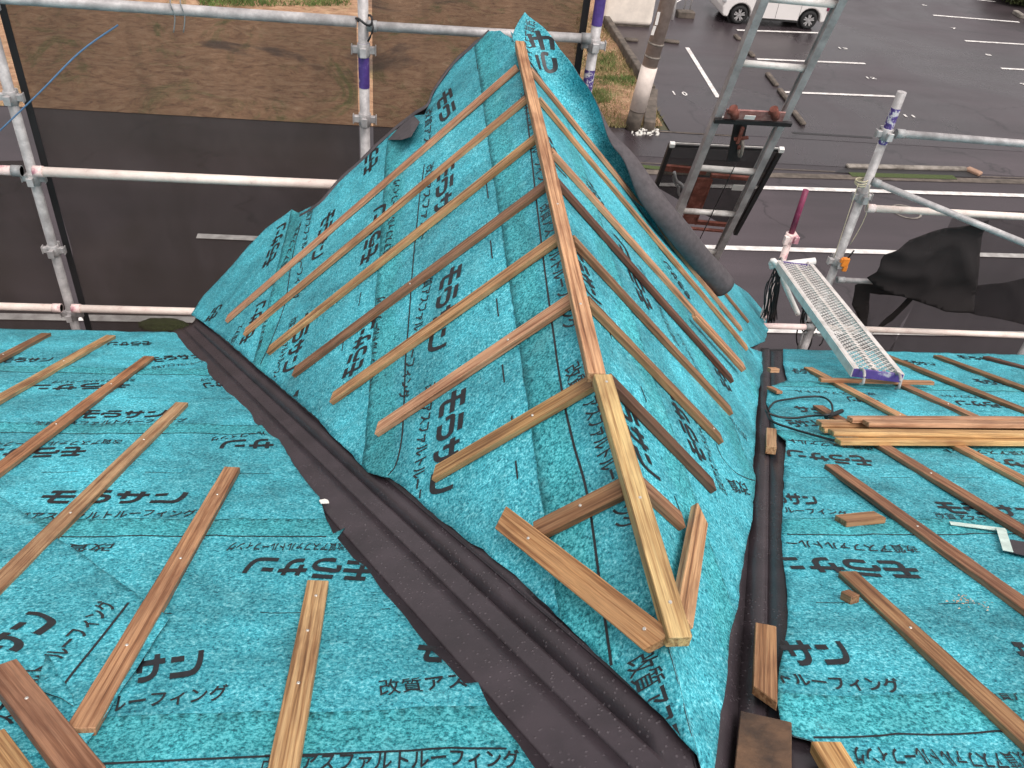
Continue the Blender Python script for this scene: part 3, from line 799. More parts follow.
# foreground bits on the right
board('main', (826, 741), (862, 800), .050, .022, FRESH, 'fresh yellow batten end at the bottom edge beside the right valley')
board('main', (766, 624), (765, 694), .042, .018, RED, 'short reddish-brown offcut lying in the right valley with a slanted end', raise_=.012, skew=(.0, .9), name='timber_offcut', cat='offcut')
board('main', (841, 518), (880, 514), .050, .018, BROWN, 'dark brown offcut block lying between battens on the right roof', raise_=.006, name='timber_offcut', cat='offcut')
board('main', (845, 590), (856, 596), .028, .02, BROWN, 'tiny wood block beside the batten nearest the right valley', raise_=.006, name='timber_offcut', cat='offcut')
board('main', (769, 368), (778, 368), .035, .02, HONEY, 'small pale cube offcut at the top of the right valley', raise_=.03, name='timber_offcut', cat='offcut')
board('main', (770, 386), (780, 391), .03, .014, RED, 'small red-brown offcut in the right valley below the pale cube', raise_=.02, name='timber_offcut', cat='offcut')
board('main', (771, 428), (771, 446), .035, .03, HONEY, 'upright offcut wedged in the right valley near the black cable', raise_=.004, name='timber_offcut', cat='offcut')
board('main', (766, 716), (762, 790), .085, .012, DARK, 'rust stained board lying in the right valley at the bottom edge', raise_=.008, name='stained_board', cat='board').data.materials[0] = M_rustwood
board('main', (820, 378), (933, 381), .030, .018, TAN, 'batten laid crosswise under the hooks of the metal plank', raise_=.02, name='cross_batten')
# gable left battens
GL = 'battens on the left slope of the gable'
ordn = ['topmost', 'second', 'third', 'fourth', 'fifth', 'sixth', 'seventh']
for i, (a, b, c, sc) in enumerate([((516, 66), (226, 318), HONEY, ()), ((525, 97), (244, 331), HONEY, ()), ((535, 136), (268, 349), HONEY, ()), ((545, 183), (293, 371), BROWN, (.5,)), ((557, 236), (331, 397), HONEY, ()), ((571, 297), (376, 428), PALE, (.3,)), ((591, 380), (433, 472), TAN, (.35,))]):
    board('left', a, b, .044, .018, c, f'{ordn[i]} batten from the peak on the left gable slope, {"brown" if c is BROWN else "honey coloured"}', group=GL, screws=sc, skew=(0, .25))
board('left', (621, 486), (533, 530), .046, .018, BROWN, 'dark brown short batten closing the top left of the small timber triangle', screws=(.45,))
board('left', (500, 517), (658, 641), .052, .020, TAN, 'hip batten along the left side of the small timber triangle at the ridge foot', screws=(.22, .93), raise_=.022, skew=(-.3, .6))
GRR = 'battens on the right slope of the gable'
for i, (a, b, c, sc) in enumerate([((532, 68), (742, 328), HONEY, ()), ((553, 150), (745, 366), HONEY, ()), ((559, 180), (733, 378), DARK, ()), ((575, 238), (732, 410), BROWN, ()), ((590, 300), (722, 437), BROWN, (.93,)), ((612, 378), (715, 485), DARK, ())]):
    board('right', a, b, .044, .018, c, f'{ordn[i]} {"honey coloured" if c is HONEY else "dark brown"} batten down from the peak, right gable slope', group=GRR, screws=sc)
board('right', (541, 98), (748, 347), .040, .018, HONEY, 'chewed edged batten squeezed beside the topmost one on the right gable slope', wane=.012)
board('right', (696, 315), (744, 368), .030, .018, HONEY, 'short honey batten piece lapped onto the lower end on the right gable slope', raise_=.020)
board('right', (724, 290), (749, 321), .026, .014, BROWN, 'short dark thin batten sticking out below the grey felt roll')
board('right', (645, 484), (684, 520), .044, .018, BROWN, 'short brown batten right of the ridge end, behind the small triangle')
board('right', (703, 513), (686, 618), .044, .020, HONEY, 'honey hip batten along the right side of the small timber triangle', raise_=.02, skew=(.8, 0))
# ridge boards
zr = Z0+.050
def ridge(a, b, col, label, h=.028, dz=0, scr=()):
    A, B = on_z(*a, zr+dz), on_z(*b, zr+dz); A.z -= h; B.z -= h
    return board3('ridge_board', A, B, Vector((0, 0, 1)), .040, h, col, label, 'ridge board', 'ridge boards', scr)
ridge((597, 373), (520, 41), PALE, 'long ridge board running up to the peak of the gable', scr=(.12, .35))
ridge((681, 637), (603, 374), (.60, .41, .20, 1), 'yellow front ridge board with screws ending over the small triangle', scr=(.10, .45, .96), dz=.006)
# stacked boards on the right
GS = 'boards stacked on the right main roof'
nm = pnorm('main')
def stack(px0, py, px1, py1, lvl, w, col, label):
    off = .018+lvl*.020
    A = hit('main', px0, py, off+.018)-nm*.018; B = hit('main', px1, py1, off+.018)-nm*.018
    d = (B-A); B = A+d.normalized()*max(d.length, 1.0)
    board3('stacked_board', A, B, nm, w, .018, col, label, 'board', GS)
stack(822, 427, 1100, 430, 0, .045, FRESH, 'bottom board at the back of the stack on the right roof')
stack(838, 439, 1100, 440, 0, .045, FRESH, 'bottom front board of the stack, nearest the viewer')
stack(831, 430, 1100, 433, 1, .045, FRESH, 'middle front board of the stack on the right roof')
stack(819, 421, 1100, 424, 1, .045, PALE, 'middle back board of the stack with its end sticking out left')
stack(866, 421, 1100, 423, 2, .045, PALE, 'topmost front board of the stack, set back from the others')
stack(850, 417, 1100, 418, 2, .040, PALE, 'topmost back board of the stack on the right roof')
# cable loop, mint strip, scrap
bm = bmesh.new()
pp = [(768, 410, .03), (775, 402, .02), (790, 399, .012), (805, 397, .012), (822, 397, .014), (831, 403, .02), (832, 413, .03), (826, 415, .03), (810, 416, .015), (795, 418, .012), (780, 417, .014), (768, 413, .03), (766, 410, .03), (772, 421, .02), (790, 428, .012), (810, 434, .012), (836, 441, .012)]
path_tube(bm, smooth_path([hit('main', a, b, h+.01) for a, b, h in pp], 6), .0045); tag(obj('cable', bm, M_cable), 'black cable looped on the right roof beside the stacked boards', 'cable')
bm = bmesh.new(); path_tube(bm, smooth_path([hit('main', a, b, .03) for a, b in [(826, 417), (834, 414), (842, 411)]], 4), .009); tag(obj('cable_plug', bm, M_cable), 'thick black connector at the end of the cable loop', 'plug')
bm = bmesh.new(); bar(bm, hit('main', 950, 523, .012), hit('main', 1006, 530, .014), .022, .002, nm); bar(bm, hit('main', 1001, 529, .017), hit('main', 1008, 551, .017), .024, .002, nm)
tag(obj('plastic_strip', bm, M_tape), 'pale mint T-shaped strip of plastic on the right roof', 'plastic strip')
bm = bmesh.new(); vs = [bm.verts.new(hit('main', *p, .012)) for p in [(1010, 540), (1040, 545), (1040, 560), (1008, 552)]]; bm.faces.new(vs)
o = obj('felt_scrap', bm, M_flash); m = o.modifiers.new('s', 'SOLIDIFY'); m.thickness = .002; tag(o, 'dark scrap of flashing under the mint strip at the right edge', 'scrap')
bm = bmesh.new(); random.seed(12); nmm = pnorm('main')
for cx, cy, sp, n in [(962, 600, 6, 36), (986, 605, 4, 20)]:
    pl = 'main' if cx not in (668, 560) else 'left'; nn = pnorm(pl)
    for k in range(n):
        p = hit(pl, random.gauss(cx, sp), random.gauss(cy, sp*.6), .006); a = random.random()*6.3; d = Vector((math.cos(a), math.sin(a), 0)); d = (d-nn*d.dot(nn)).normalized(); e = nn.cross(d); q = random.uniform(.0010, .0024)
        vs = [bm.verts.new(p+d*q*2), bm.verts.new(p+e*q*.6), bm.verts.new(p-d*q*1.5), bm.verts.new(p-e*q*.6+nn*q)]; bm.faces.new(vs)
tag(obj('sawdust', bm, simple('sawdust', (.66, .44, .30), .9)), 'pale sawdust specks scattered on the felt', 'sawdust', kind='stuff')
# ------------------------------------------------------------------ scaffold (plane y = 4.5)
YS = 4.5
def post(x, ztop, label, painted=(), r=.0265, zs=(), name='scaffold_post', y=YS, mat=None):
    t = root(name, (x, y, 0), label, 'scaffold post', 'upright scaffold posts')
    bm = bmesh.new(); tube(bm, (x, y, 0.05), (x, y, ztop), r, 20); obj('pole', bm, mat or M_galv, t)
    bm = bmesh.new(); bx(bm, (x, y, .03), (.14, .14, .06)); obj('base_plate', bm, M_galvd, t)
    for z in zs:
        bm = bmesh.new()
        tube(bm, (x, y, z-.035), (x, y, z+.035), r+.006, 20)
        for dx, dy in ((1, 0), (-1, 0), (0, 1), (0, -1)):
            cx, cy = x+dx*(r+.016), y+dy*(r+.016); w = .026
            bx(bm, (cx, cy, z), (w if dx == 0 else .030, w if dy == 0 else .030, .036))
            bx(bm, (x+dx*(r+.034), y+dy*(r+.034), z), (.006 if dx else .034, .006 if dy else .034, .05))
        bevel(obj('collar', bm, M_galv, t), .003)
    for z0_, z1_, mt in painted:
        bm = bmesh.new(); tube(bm, (x, y, z0_), (x, y, z1_), r+.0015, 20, caps=False); obj('paint_band', bm, mt, t)
    return t
zc = [HC-1.843-.45*k for k in range(-3, 8)]
zl = [HC-.4091*YS-.449*k for k in range(-2, 9)]
post(-.4538*YS, HC-.2, 'galvanised scaffold post at the far left with four collars in view', zs=zl)
p2 = post(-.0561*YS, HC-.95, 'galvanised scaffold post behind the left verge with a purple band', painted=[(HC-.3530*YS-.09, HC-.353*YS+.14, M_purple)], zs=[HC-.330*YS, HC-.4115*YS-.0, HC-.4115*YS-.45, HC-.4115*YS-.9, HC-.4115*YS-1.35])
p3 = post(.2073*YS, HC-.6, 'grey scaffold post right of the peak painted purple at top and bottom', painted=[(HC-.285*YS, HC-.20*YS, M_purple), (HC-.385*YS, HC-.335*YS, M_flaky)], zs=[HC-.3073*YS, HC-.4115*YS-.0, HC-.4115*YS-.45, HC-.4115*YS-.9])
p4 = post(.6015*YS, HC-.338*YS, 'scaffold post right of the ladder with flaking purple paint near its open top', painted=[(HC-.405*YS, HC-.358*YS, M_flaky)], zs=[HC-.392*YS, HC-.48*YS, HC-.48*YS-.45, HC-.48*YS-.9], r=.026)
post(.965*YS, HC-.56*YS, 'lower scaffold post in the dark netting near the right edge', zs=[HC-.69*YS], mat=M_galvd)
def pipe(name, a, b, r, mat, label, cat='scaffold rail', group='horizontal scaffold rails', ends=True):
    a, b = Vector(a), Vector(b)
    t = root(name, tuple((a+b)/2), label, cat, group)
    bm = bmesh.new(); tube(bm, a, b, r, 18); obj('tube', bm, mat, t)
    if ends:
        d = (b-a).normalized()
        for e, s in ((a, 1), (b, -1)):
            bm = bmesh.new(); tube(bm, e, e+d*s*.05, r+.004, 18)
            obj('end_fitting', bm, M_galvd if mat is not M_cream else M_pink, t)
    return t
yf = YS-.045
pipe('scaffold_rail', (-3.8, yf, HC-.2995*YS), (-.0561*YS-.03, yf, HC-.297*YS), .0265, M_galv, 'thick galvanised top rail left of the banded post', ends=False)
pipe('scaffold_rail', (-.0561*YS+.02, yf, HC-.3005*YS), (.2073*YS-.03, yf, HC-.2975*YS), .0235, M_galv, 'galvanised top rail passing behind the felt peak')
pipe('scaffold_rail', (-3.8, yf, HC-.4955*YS), (-.4538*YS-.03, yf, HC-.4955*YS), .026, M_pink, 'pink-white middle rail left of the far left post')
pipe('scaffold_rail', (-.4538*YS+.03, yf, HC-.4950*YS), (-.0561*YS, yf, HC-.4938*YS), .0265, M_cream, 'whitish middle rail between the far left post and the felt verge')
pipe('scaffold_rail', (-3.8, yf, HC-.6926*YS), (-.4538*YS-.03, yf, HC-.6926*YS), .023, M_cream, 'cream lower rail left of the far left post just above the eave')
pipe('scaffold_rail', (-.4538*YS+.03, yf, HC-.6926*YS), (-.0561*YS, yf, HC-.6916*YS), .0235, M_cream, 'cream lower rail right of the far left post just above the eave')
pipe('scaffold_rail', (.6015*YS+.03, yf, HC-.3868*YS), (4.9, yf, HC-.3968*YS), .022, M_galv, 'galvanised upper rail at the right running off the picture')
pipe('scaffold_rail', (.6015*YS+.03, yf, HC-.4915*YS), (4.9, yf, HC-.4955*YS), .0215, M_cream, 'cream rail at the right above the black cloth')
pipe('scaffold_rail', (.6015*YS+.02, yf, HC-.6050*YS), (3.3, yf, HC-.607*YS), .017, M_galv, 'thin short rail entering the black cloth beside the metal plank')
pipe('scaffold_rail', (.47*YS, yf, HC-.6885*YS), (.6015*YS-.02, yf, HC-.6885*YS), .020, M_pink, 'pinkish short lower rail left of the metal plank')
pipe('scaffold_rail', (.6015*YS+.02, yf, HC-.6885*YS), (4.9, yf, HC-.6945*YS), .020, M_cream, 'cream lower rail passing beneath the metal plank at the right')
a = on_y(872, 181, YS-.08); b = on_y(1024, 243, 4.05); b = a+(b-a)*1.35
pipe('scaffold_brace', a, b, .0195, M_galv, 'smooth pale diagonal brace sloping down to the right edge', 'scaffold brace', None)
# maroon-topped post with wires
a = on_y(806, 190, YS+.12); xm = a.x
t = root('jack_post', (xm, YS+.12, 0), 'short post with a maroon painted top left of the metal plank', 'scaffold post')
zt = a.z; zb = on_y(792, 236, YS+.12).z
bm = bmesh.new(); tube(bm, (xm, YS+.12, zb), (xm, YS+.12, zt), .018, 18); obj('top_tube', bm, M_maroon, t)
bm = bmesh.new(); tube(bm, (xm, YS+.12, .05), (xm, YS+.12, zb), .023, 18); obj('pole', bm, M_pink, t)
bm = bmesh.new(); tube(bm, (xm, YS+.12, zb-.04), (xm, YS+.12, zb+.02), .034, 16); bx(bm, (xm+.03, YS+.12, zb-.01), (.03, .09, .05)); bx(bm, (xm-.03, YS+.10, zb-.02), (.03, .03, .06)); bevel(obj('collar', bm, M_pink, t), .003)
# orange clip and cord on the right post
p = on_y(845, 262, YS-.06); t = root('cord_clip', tuple(p), 'orange plastic clip hanging on a cord by the right scaffold post', 'clip')
bm = bmesh.new(); bx(bm, p, (.045, .03, .06)); bx(bm, p+Vector((.012, 0, -.045)), (.03, .028, .04)); bx(bm, p+Vector((-.02, 0, .01)), (.03, .02, .03)); bevel(obj('clip_body', bm, M_orange, t), .006, 2)
bm = bmesh.new(); tube(bm, p+Vector((.01, 0, .03)), p+Vector((.03, 0, .085)), .005, 8); obj('clip_shaft', bm, M_cable, t)
bm = bmesh.new(); q = on_y(861, 182, YS)
for k in range(3):
    pts = [Vector((q.x, YS, q.z+.012*k-.01))+Vector((math.cos(w)*.034, math.sin(w)*.034, .006*math.sin(w+k))) for w in [i*math.pi/6 for i in range(13)]]
    path_tube(bm, pts, .004, 6)
path_tube(bm, smooth_path([q+Vector((-.03, -.03, 0)), on_y(848, 215, YS-.06), on_y(834, 258, YS-.06)], 4), .0022, 5)
path_tube(bm, smooth_path([q+Vector((.04, -.03, 0)), on_y(866, 215, YS-.06), on_y(850, 245, YS-.06)], 4), .0022, 5)
tag(obj('cord', bm, M_rope), 'pale cord wound round the right scaffold post', 'cord')
# purple mark band, wire tie on top rail
for px, lb in ((172, 'left bent wire hook hanging from the left top rail'), (182, 'right bent wire hook hanging from the left top rail')):
    q = on_y(px, 4, yf); bm = bmesh.new()
    path_tube(bm, smooth_path([q+Vector((0, 0, .03)), q+Vector((.0, -.03, .01)), q+Vector((.01, -.02, -.05)), q+Vector((-.01*(-1)**px, -.01, -.13))], 4), .003, 6)
    tag(obj('wire_hook', bm, M_galvd), lb, 'wire hook')
bm = bmesh.new(); q = on_y(364, 20, yf)
path_tube(bm, [q+Vector((math.cos(w)*.04, math.sin(w)*.045, .015*math.sin(2*w))) for w in [i*math.pi/8 for i in range(17)]], .006, 6)
path_tube(bm, smooth_path([q+Vector((.04, -.02, 0)), q+Vector((.045, -.05, -.03)), q+Vector((.02, -.04, -.09))], 4), .005, 6)
tag(obj('wire_tie', bm, M_cable), 'black wire tied round the banded post and the top rail', 'wire tie')
bm = bmesh.new(); path_tube(bm, smooth_path([on_y(-10, 140, YS-.1), on_y(40, 92, YS-.1), on_y(80, 52, YS-.05), on_y(118, 25, YS-.02)], 5), .0045, 6); tag(obj('cord', bm, M_blue), 'faded blue cord strung across the left netting', 'cord')
# netting
def net(name, label, xs, zs_, y, mat, fold=.03, hems=(), step=.06):
    t = root(name, ((xs[0]+xs[1])/2, y, zs_[0]), label, 'netting', 'debris netting panels')
    bm = bmesh.new(); nx = int((xs[1]-xs[0])/step); nzz = int((zs_[1]-zs_[0])/step); G_ = []
    for i in range(nx+1):
        r = []
        for j in range(nzz+1):
            x = xs[0]+(xs[1]-xs[0])*i/nx; z = zs_[0]+(zs_[1]-zs_[0])*j/nzz
            r.append(bm.verts.new((x, y+fold*noise.noise(Vector((x*1.7+z*.8, z*1.1, y)))+.035*max(0, 1-5*abs(noise.noise(Vector((x*1.1-z*.9, z*.8+x*.5, 4+xs[0])))))+.008*noise.noise(Vector((x*6, z*3, 1))), z)))
        G_.append(r)
    for i in range(nx):
        for j in range(nzz):
            f = bm.faces.new((G_[i][j], G_[i+1][j], G_[i+1][j+1], G_[i][j+1])); f.smooth = True
    obj('mesh_cloth', bm, mat, t)
    for x in hems:
        bm = bmesh.new(); bx(bm, (x, y-.02, (zs_[0]+zs_[1])/2), (.036, .006, zs_[1]-zs_[0])); obj('hem', bm, M_hem, t)
    return t
yn = YS+.09
net('debris_net', 'brownish see-through netting panel between the far left post and banded post', (-.4538*YS+.045, -.0561*YS-.04), (.4, HC-.3035*YS), yn, M_net, hems=(-.4538*YS+.045,))
net('debris_net', 'netting panel left of the far left scaffold post', (-3.9, -.4538*YS-.03), (.4, HC-.5*YS), yn, M_net)
net('debris_net', 'netting panel behind the felt peak between two posts', (-.0561*YS+.04, .2073*YS-.03), (.4, HC-.2), yn, M_net, hems=(.2073*YS-.055,))
net('debris_net', 'dark netting panel behind the rails in the lower right', (3.42, 4.9), (.4, HC-.503*YS), yn, M_netd)
net('debris_net', 'low dark netting strip under the black cloth', (.6015*YS+.35, 3.42), (.4, HC-.62*YS), yn, M_netd)
# black cloth bundle
def cloth(pix, y, mat, label, amp, seed, th=.003, step=.035):
    P = [on_y(px, py, y) for px, py in pix]; poly = [(p.x, p.z) for p in P]
    cx = sum(p[0] for p in poly)/len(poly); cz = sum(p[1] for p in poly)/len(poly)
    def f(x, z):
        r = 1-abs(noise.noise(Vector((x*3+z*2.2, z*4-x, seed))))*3
        return Vector((x, y-amp*(.6+noise.noise(Vector((x*2.2, z*2.8, seed+2)))+.35*max(-1, r)+.2*noise.noise(Vector((x*9, z*9, seed)))), z))
    bm = cdt_mesh(poly, step, f)
    o = obj('black_cloth', bm, mat); m = o.modifiers.new('s', 'SOLIDIFY'); m.thickness = th
    return tag(o, label, 'cloth')
def z3(l): return [(850+a/4.264, 180+b/4.264) for a, b in l]
cloth(z3([(575, 152), (500, 180), (400, 200), (240, 240), (130, 298), (95, 370), (60, 402), (100, 440), (240, 490), (380, 528), (500, 535), (522, 430), (560, 220)]), YS-.06, M_cloth, 'black cloth bunched up and hanging from the cream right rail', .07, 3)
cloth(z3([(500, 440), (620, 420), (742, 400), (820, 400), (820, 620), (742, 600), (600, 570), (380, 532)]), YS+.02, net_mat('torn_cloth', (.022, .019, .02), .58, 14), 'thin dark cloth trailing to the right edge under the bunched cloth', .06, 8)
cloth(z3([(60, 420), (15, 440), (0, 520), (40, 600), (70, 640), (75, 470), (240, 490), (90, 650), (180, 600), (260, 500)]), YS+.03, M_cloth, 'black cloth strip hanging behind the metal plank', .03, 12)
# ------------------------------------------------------------------ metal walkway plank
A0, A1 = on_y(779, 264, YS-.02), on_y(811, 262, YS-.02)
N0, N1 = hit('main', 857, 372, .085), hit('main', 900, 372, .085)
far = (A0+A1)/2; near = (N0+N1)/2; near = Vector((near.x, near.y, near.z)); W = .225
Mx = frame_from(near, far, (0, 0, 1)); Lp = (far-near).length
PM = Matrix.Translation((near+far)/2) @ Mx.to_4x4()
plank = empty('walkway_plank', None, PM); tag(plank, 'narrow perforated metal walkway plank bridging from the right roof to the scaffold', 'scaffold plank')
def loc(name, bm, mat, smooth=False): return link(name, mesh_from_bm(bm, name, smooth), mat, plank, Matrix.Identity(4))
bm = bmesh.new()
for s in (-1, 1): bm = bmesh.new(); bx(bm, (0, s*W/2, -.018), (Lp, .014, .045)); bx(bm, (0, s*(W/2-.0105), .0035), (Lp-.004, .02, .005)); loc('side_frame', bm, M_rung)
bm = bmesh.new(); bx(bm, (0, 0, -.012), (Lp-.04, .018, .02)); loc('centre_rib', bm, M_rung)
for e in (-1, 1):
    bm = bmesh.new(); bx(bm, (e*(Lp/2-.004), 0, -.018), (.014, W+.004, .04)); loc('end_cap', bm, M_purple)
bm = bmesh.new(); p = .036
k = -Lp/2-W
def clipbar(bm, x0_, sgn):
    a = Vector((x0_, -W/2+.01, 0)); b = Vector((x0_+sgn*W*.95, W/2-.01, 0))
    lo, hi = -Lp/2+.02, Lp/2-.02; t0, t1 = 0.0, 1.0; dx = b.x-a.x
    ts = sorted(((lo-a.x)/dx, (hi-a.x)/dx)); t0 = max(0, ts[0]); t1 = min(1, ts[1])
    if t1-t0 > .02: bar(bm, a.lerp(b, t0), a.lerp(b, t1), .0042, .003)
x = -Lp/2-W
while x < Lp/2+W: clipbar(bm, x, 1); clipbar(bm, x, -1); x += p
loc('mesh_grating', bm, M_rung)
bm = bmesh.new()
for e, s in ((-1, -1), (-1, 1), (1, -1), (1, 1)):
    pts = [Vector((e*(Lp/2-.03), s*(W/2-.03), -.02)), Vector((e*(Lp/2+.02), s*(W/2-.03), .012)), Vector((e*(Lp/2+.055), s*(W/2-.03), .0)), Vector((e*(Lp/2+.065), s*(W/2-.03), -.035)), Vector((e*(Lp/2+.04), s*(W/2-.03), -.055))]
    bm = bmesh.new(); path_tube(bm, smooth_path(pts, 5), .007, 8); loc('hook', bm, M_galv)
# far support rail of plank, white elbow pipe, wires
a = on_y(770, 266, YS); b = on_y(815, 261, YS)
pipe('scaffold_rail', a, b, .022, M_white, 'short white rail holding the far end of the metal plank', ends=False)
bm = bmesh.new(); path_tube(bm, smooth_path([on_y(771, 264, YS), on_y(775, 262, YS-.02), on_y(788, 292, YS-.05), on_y(798, 314, YS-.05)], 5), .017, 12); tag(obj('bent_pipe', bm, M_white), 'white bent pipe below the far end of the metal plank', 'pipe')
bm = bmesh.new(); random.seed(3)
for k in range(22):
    x = random.uniform(764, 778); y = 268
    path_tube(bm, smooth_path([on_y(779+random.uniform(-5, 5), y, YS-.03), on_y(x+3, 285+random.uniform(-5, 5), YS-.05), on_y(x, 300+random.uniform(0, 10), YS-.03), on_y(x-3+random.uniform(-4, 4), 315+random.uniform(0, 10), YS)], 3), .004, 5)
tag(obj('wire_bundle', bm, M_cable), 'tangle of thin black wires hanging from the plank support', 'wire bundle')
bm = bmesh.new()
for k in range(16):
    c = (814+random.uniform(-10, 8), 325+random.uniform(-16, 14)); r = random.uniform(4, 12); ph = random.random()*6
    path_tube(bm, [on_y(c[0]+r*math.cos(w+ph)*.7, c[1]+r*math.sin(w+ph)*1.3, YS+.02+.04*math.sin(w)) for w in [i*math.pi/7 for i in range(11)]], .005, 5)
tag(obj('wire_bundle', bm, M_cable), 'coil of black wire below the metal plank', 'wire bundle')
bm = bmesh.new()
for a, b in [((803, 333), (838, 338)), ((803, 333), (797, 352)), ((812, 320), (806, 336)), ((822, 318), (836, 345))]: tube(bm, on_y(*a, YS), on_y(*b, YS), .008, 8)
tag(obj('steel_bracket', bm, M_galvd), 'thin steel bracket legs showing under the metal plank', 'bracket')
# ------------------------------------------------------------------ ladder and hoist
LA = at(802, 0, 4.66); LB = at(708, 212, 6.15); ld = (LB-LA).normalized()
top = LA-ld*.9; k = (LA.z-.03)/(-ld.z); bot = LA+ld*k
sx = (at(744, 66, 5)-at(811, 66, 5)).normalized(); sx = (sx-ld*sx.dot(ld)).normalized(); HW = .218
nl_ = sx.cross(ld)
if nl_.y > 0: nl_ = -nl_
ladder = root('ladder', tuple(bot), 'grey metal hoist ladder leaning up past the gable verge', 'ladder')
for s in (1, -1):
    bm = bmesh.new(); a, b = top+sx*s*HW, bot+sx*s*HW
    bar(bm, a, b, .034, .050, nl_); bar(bm, a+nl_*.027+sx*s*(-.006), b+nl_*.027+sx*s*(-.006), .046, .007, nl_); bar(bm, a-nl_*.027+sx*s*(-.006), b-nl_*.027+sx*s*(-.006), .046, .007, nl_)
    obj('side_rail', bm, M_alu, ladder)
def on_ladder(px, py):
    r = ray(px, py); t = (LA-CAM).dot(nl_)/r.dot(nl_); return ((CAM+r*t)-LA).dot(ld)
r1, r2 = on_ladder(776, 66), on_ladder(730, 170); st = (r2-r1)/2
u = r1-4*st
while u < k-.1:
    if u > -.85:
        bm = bmesh.new(); c = LA+ld*u; tube(bm, c-sx*HW, c+sx*HW, .021, 12); obj('rung', bm, M_rung, ladder)
    u += st
def lp(px, py, o=0.0):
    r = ray(px, py); t = ((LA-CAM).dot(nl_)+o)/r.dot(nl_); return CAM+r*t
def zq(x, y): return (640+x/4.52, 90+y/4.52)
car = root('hoist_carriage', tuple(lp(735, 160)), 'rusty hoist carriage with a pulley hanging on the ladder', 'hoist')
bm = bmesh.new(); bar(bm, lp(*zq(335, 138), .05), lp(*zq(685, 155), .05), .03, .02, nl_); obj('cross_bar', bm, M_dark, car)
bm = bmesh.new(); bar(bm, lp(*zq(385, 108), .04), lp(*zq(650, 122), .04), .075, .012, nl_); obj('red_plate', bm, M_redpaint, car)
for q in ((422, 100), (605, 105)):
    bm = bmesh.new(); tube(bm, lp(*zq(q[0], q[1]-20), .06), lp(*zq(q[0]+8, q[1]+22), .06), .026, 14)
    tube(bm, lp(*zq(q[0]-22, q[1]-2), .06), lp(*zq(q[0]+24, q[1]+4), .06), .012, 10)
    obj('roller', bm, M_rust, car)
bm = bmesh.new(); bar(bm, lp(*zq(472, 122), .065), lp(*zq(520, 126), .065), .03, .004, nl_); obj('white_sticker', bm, M_white, car)
bm = bmesh.new(); bar(bm, lp(*zq(455, 150), -.01), lp(*zq(420, 320), -.01), .085, .012, nl_); obj('pulley_plate', bm, M_dark, car)
bm = bmesh.new(); c = lp(*zq(455, 260), .03)
Mw = frame_from(c, c+sx*.5+nl_*.25, ld)
vs0 = None
ringA = []
for i in range(25):
    w = i*2*math.pi/24; ringA.append(c + ld*math.cos(w)*.062 + nl_*math.sin(w)*.045 + sx*(-.01)*math.cos(w))
path_tube(bm, ringA, .012, 8)
obj('pulley_wheel', bm, M_conc, car)
bm = bmesh.new(); bar(bm, lp(*zq(465, 170), .03), lp(*zq(440, 240), .04), .02, .02, nl_); bar(bm, lp(*zq(490, 215), .03), lp(*zq(425, 222), .03), .012, .02, nl_); tube(bm, c-sx*.02, c+sx*.02, .014, 10); obj('pulley_bracket', bm, M_rust, car)
bm = bmesh.new(); tube(bm, lp(*zq(435, 330), .02), lp(*zq(270, 675), .02), .0035, 6); obj('hoist_rope', bm, M_cable, car)
# load platform frame behind the ladder
pf = root('load_platform', tuple(lp(700, 200, -.12)), 'dark load platform frame with rusty red bars behind the ladder', 'hoist platform')
def fp(x, y, o=-.14): return lp(*zq(x, y), o)
for a, b, w in [((140, 245), (635, 268), .022), ((140, 245), (75, 430), .03), ((638, 270), (430, 650), .03)]:
    bm = bmesh.new(); bar(bm, fp(*a), fp(*b), w, .03, nl_); obj('edge_frame', bm, M_dark, pf)
bm = bmesh.new(); bar(bm, fp(150, 240, -.12), fp(625, 264, -.12), .012, .004, nl_); obj('edge_strip', bm, M_rung, pf)
for q in ((145, 246), (638, 270)): bm = bmesh.new(); bar(bm, fp(q[0]-10, q[1], -.115), fp(q[0]+12, q[1]+1, -.115), .03, .03, nl_); obj('corner_cap', bm, M_white, pf)
for a, b, w in [((110, 350), (300, 368), .05), ((290, 400), (215, 600), .10), ((325, 405), (250, 605), .012), ((190, 590), (420, 612), .035), ((320, 385), (500, 400), .03), ((230, 625), (400, 640), .016)]: bm = bmesh.new(); bar(bm, fp(*a, -.15), fp(*b, -.15), w, .02, nl_); obj('rusty_bar', bm, M_rust, pf)
bm = bmesh.new(); vs = [bm.verts.new(fp(*q, -.175)) for q in [(140, 255), (630, 280), (430, 640), (80, 440)]]; f = bm.faces.new(vs)
o = obj('platform_panel', bm, net_mat('platform_mesh', (.035, .032, .03), .62, 3), pf); m = o.modifiers.new('s', 'SOLIDIFY'); m.thickness = .004
bm = bmesh.new(); bar(bm, fp(418, 440, -.10), fp(470, 443, -.10), .055, .003, nl_); obj('paper_label', bm, M_white, pf)
bm = bmesh.new(); path_tube(bm, smooth_path([fp(155, 370, -.1), fp(165, 410, -.09), fp(185, 425, -.1), fp(198, 450, -.09), fp(190, 478, -.1), fp(175, 465, -.1), fp(178, 430, -.1)], 4), .011, 8); path_tube(bm, smooth_path([fp(160, 380, -.1), fp(150, 400, -.1), fp(170, 440, -.1)], 4), .008, 6); obj('hook', bm, M_galvd, pf)
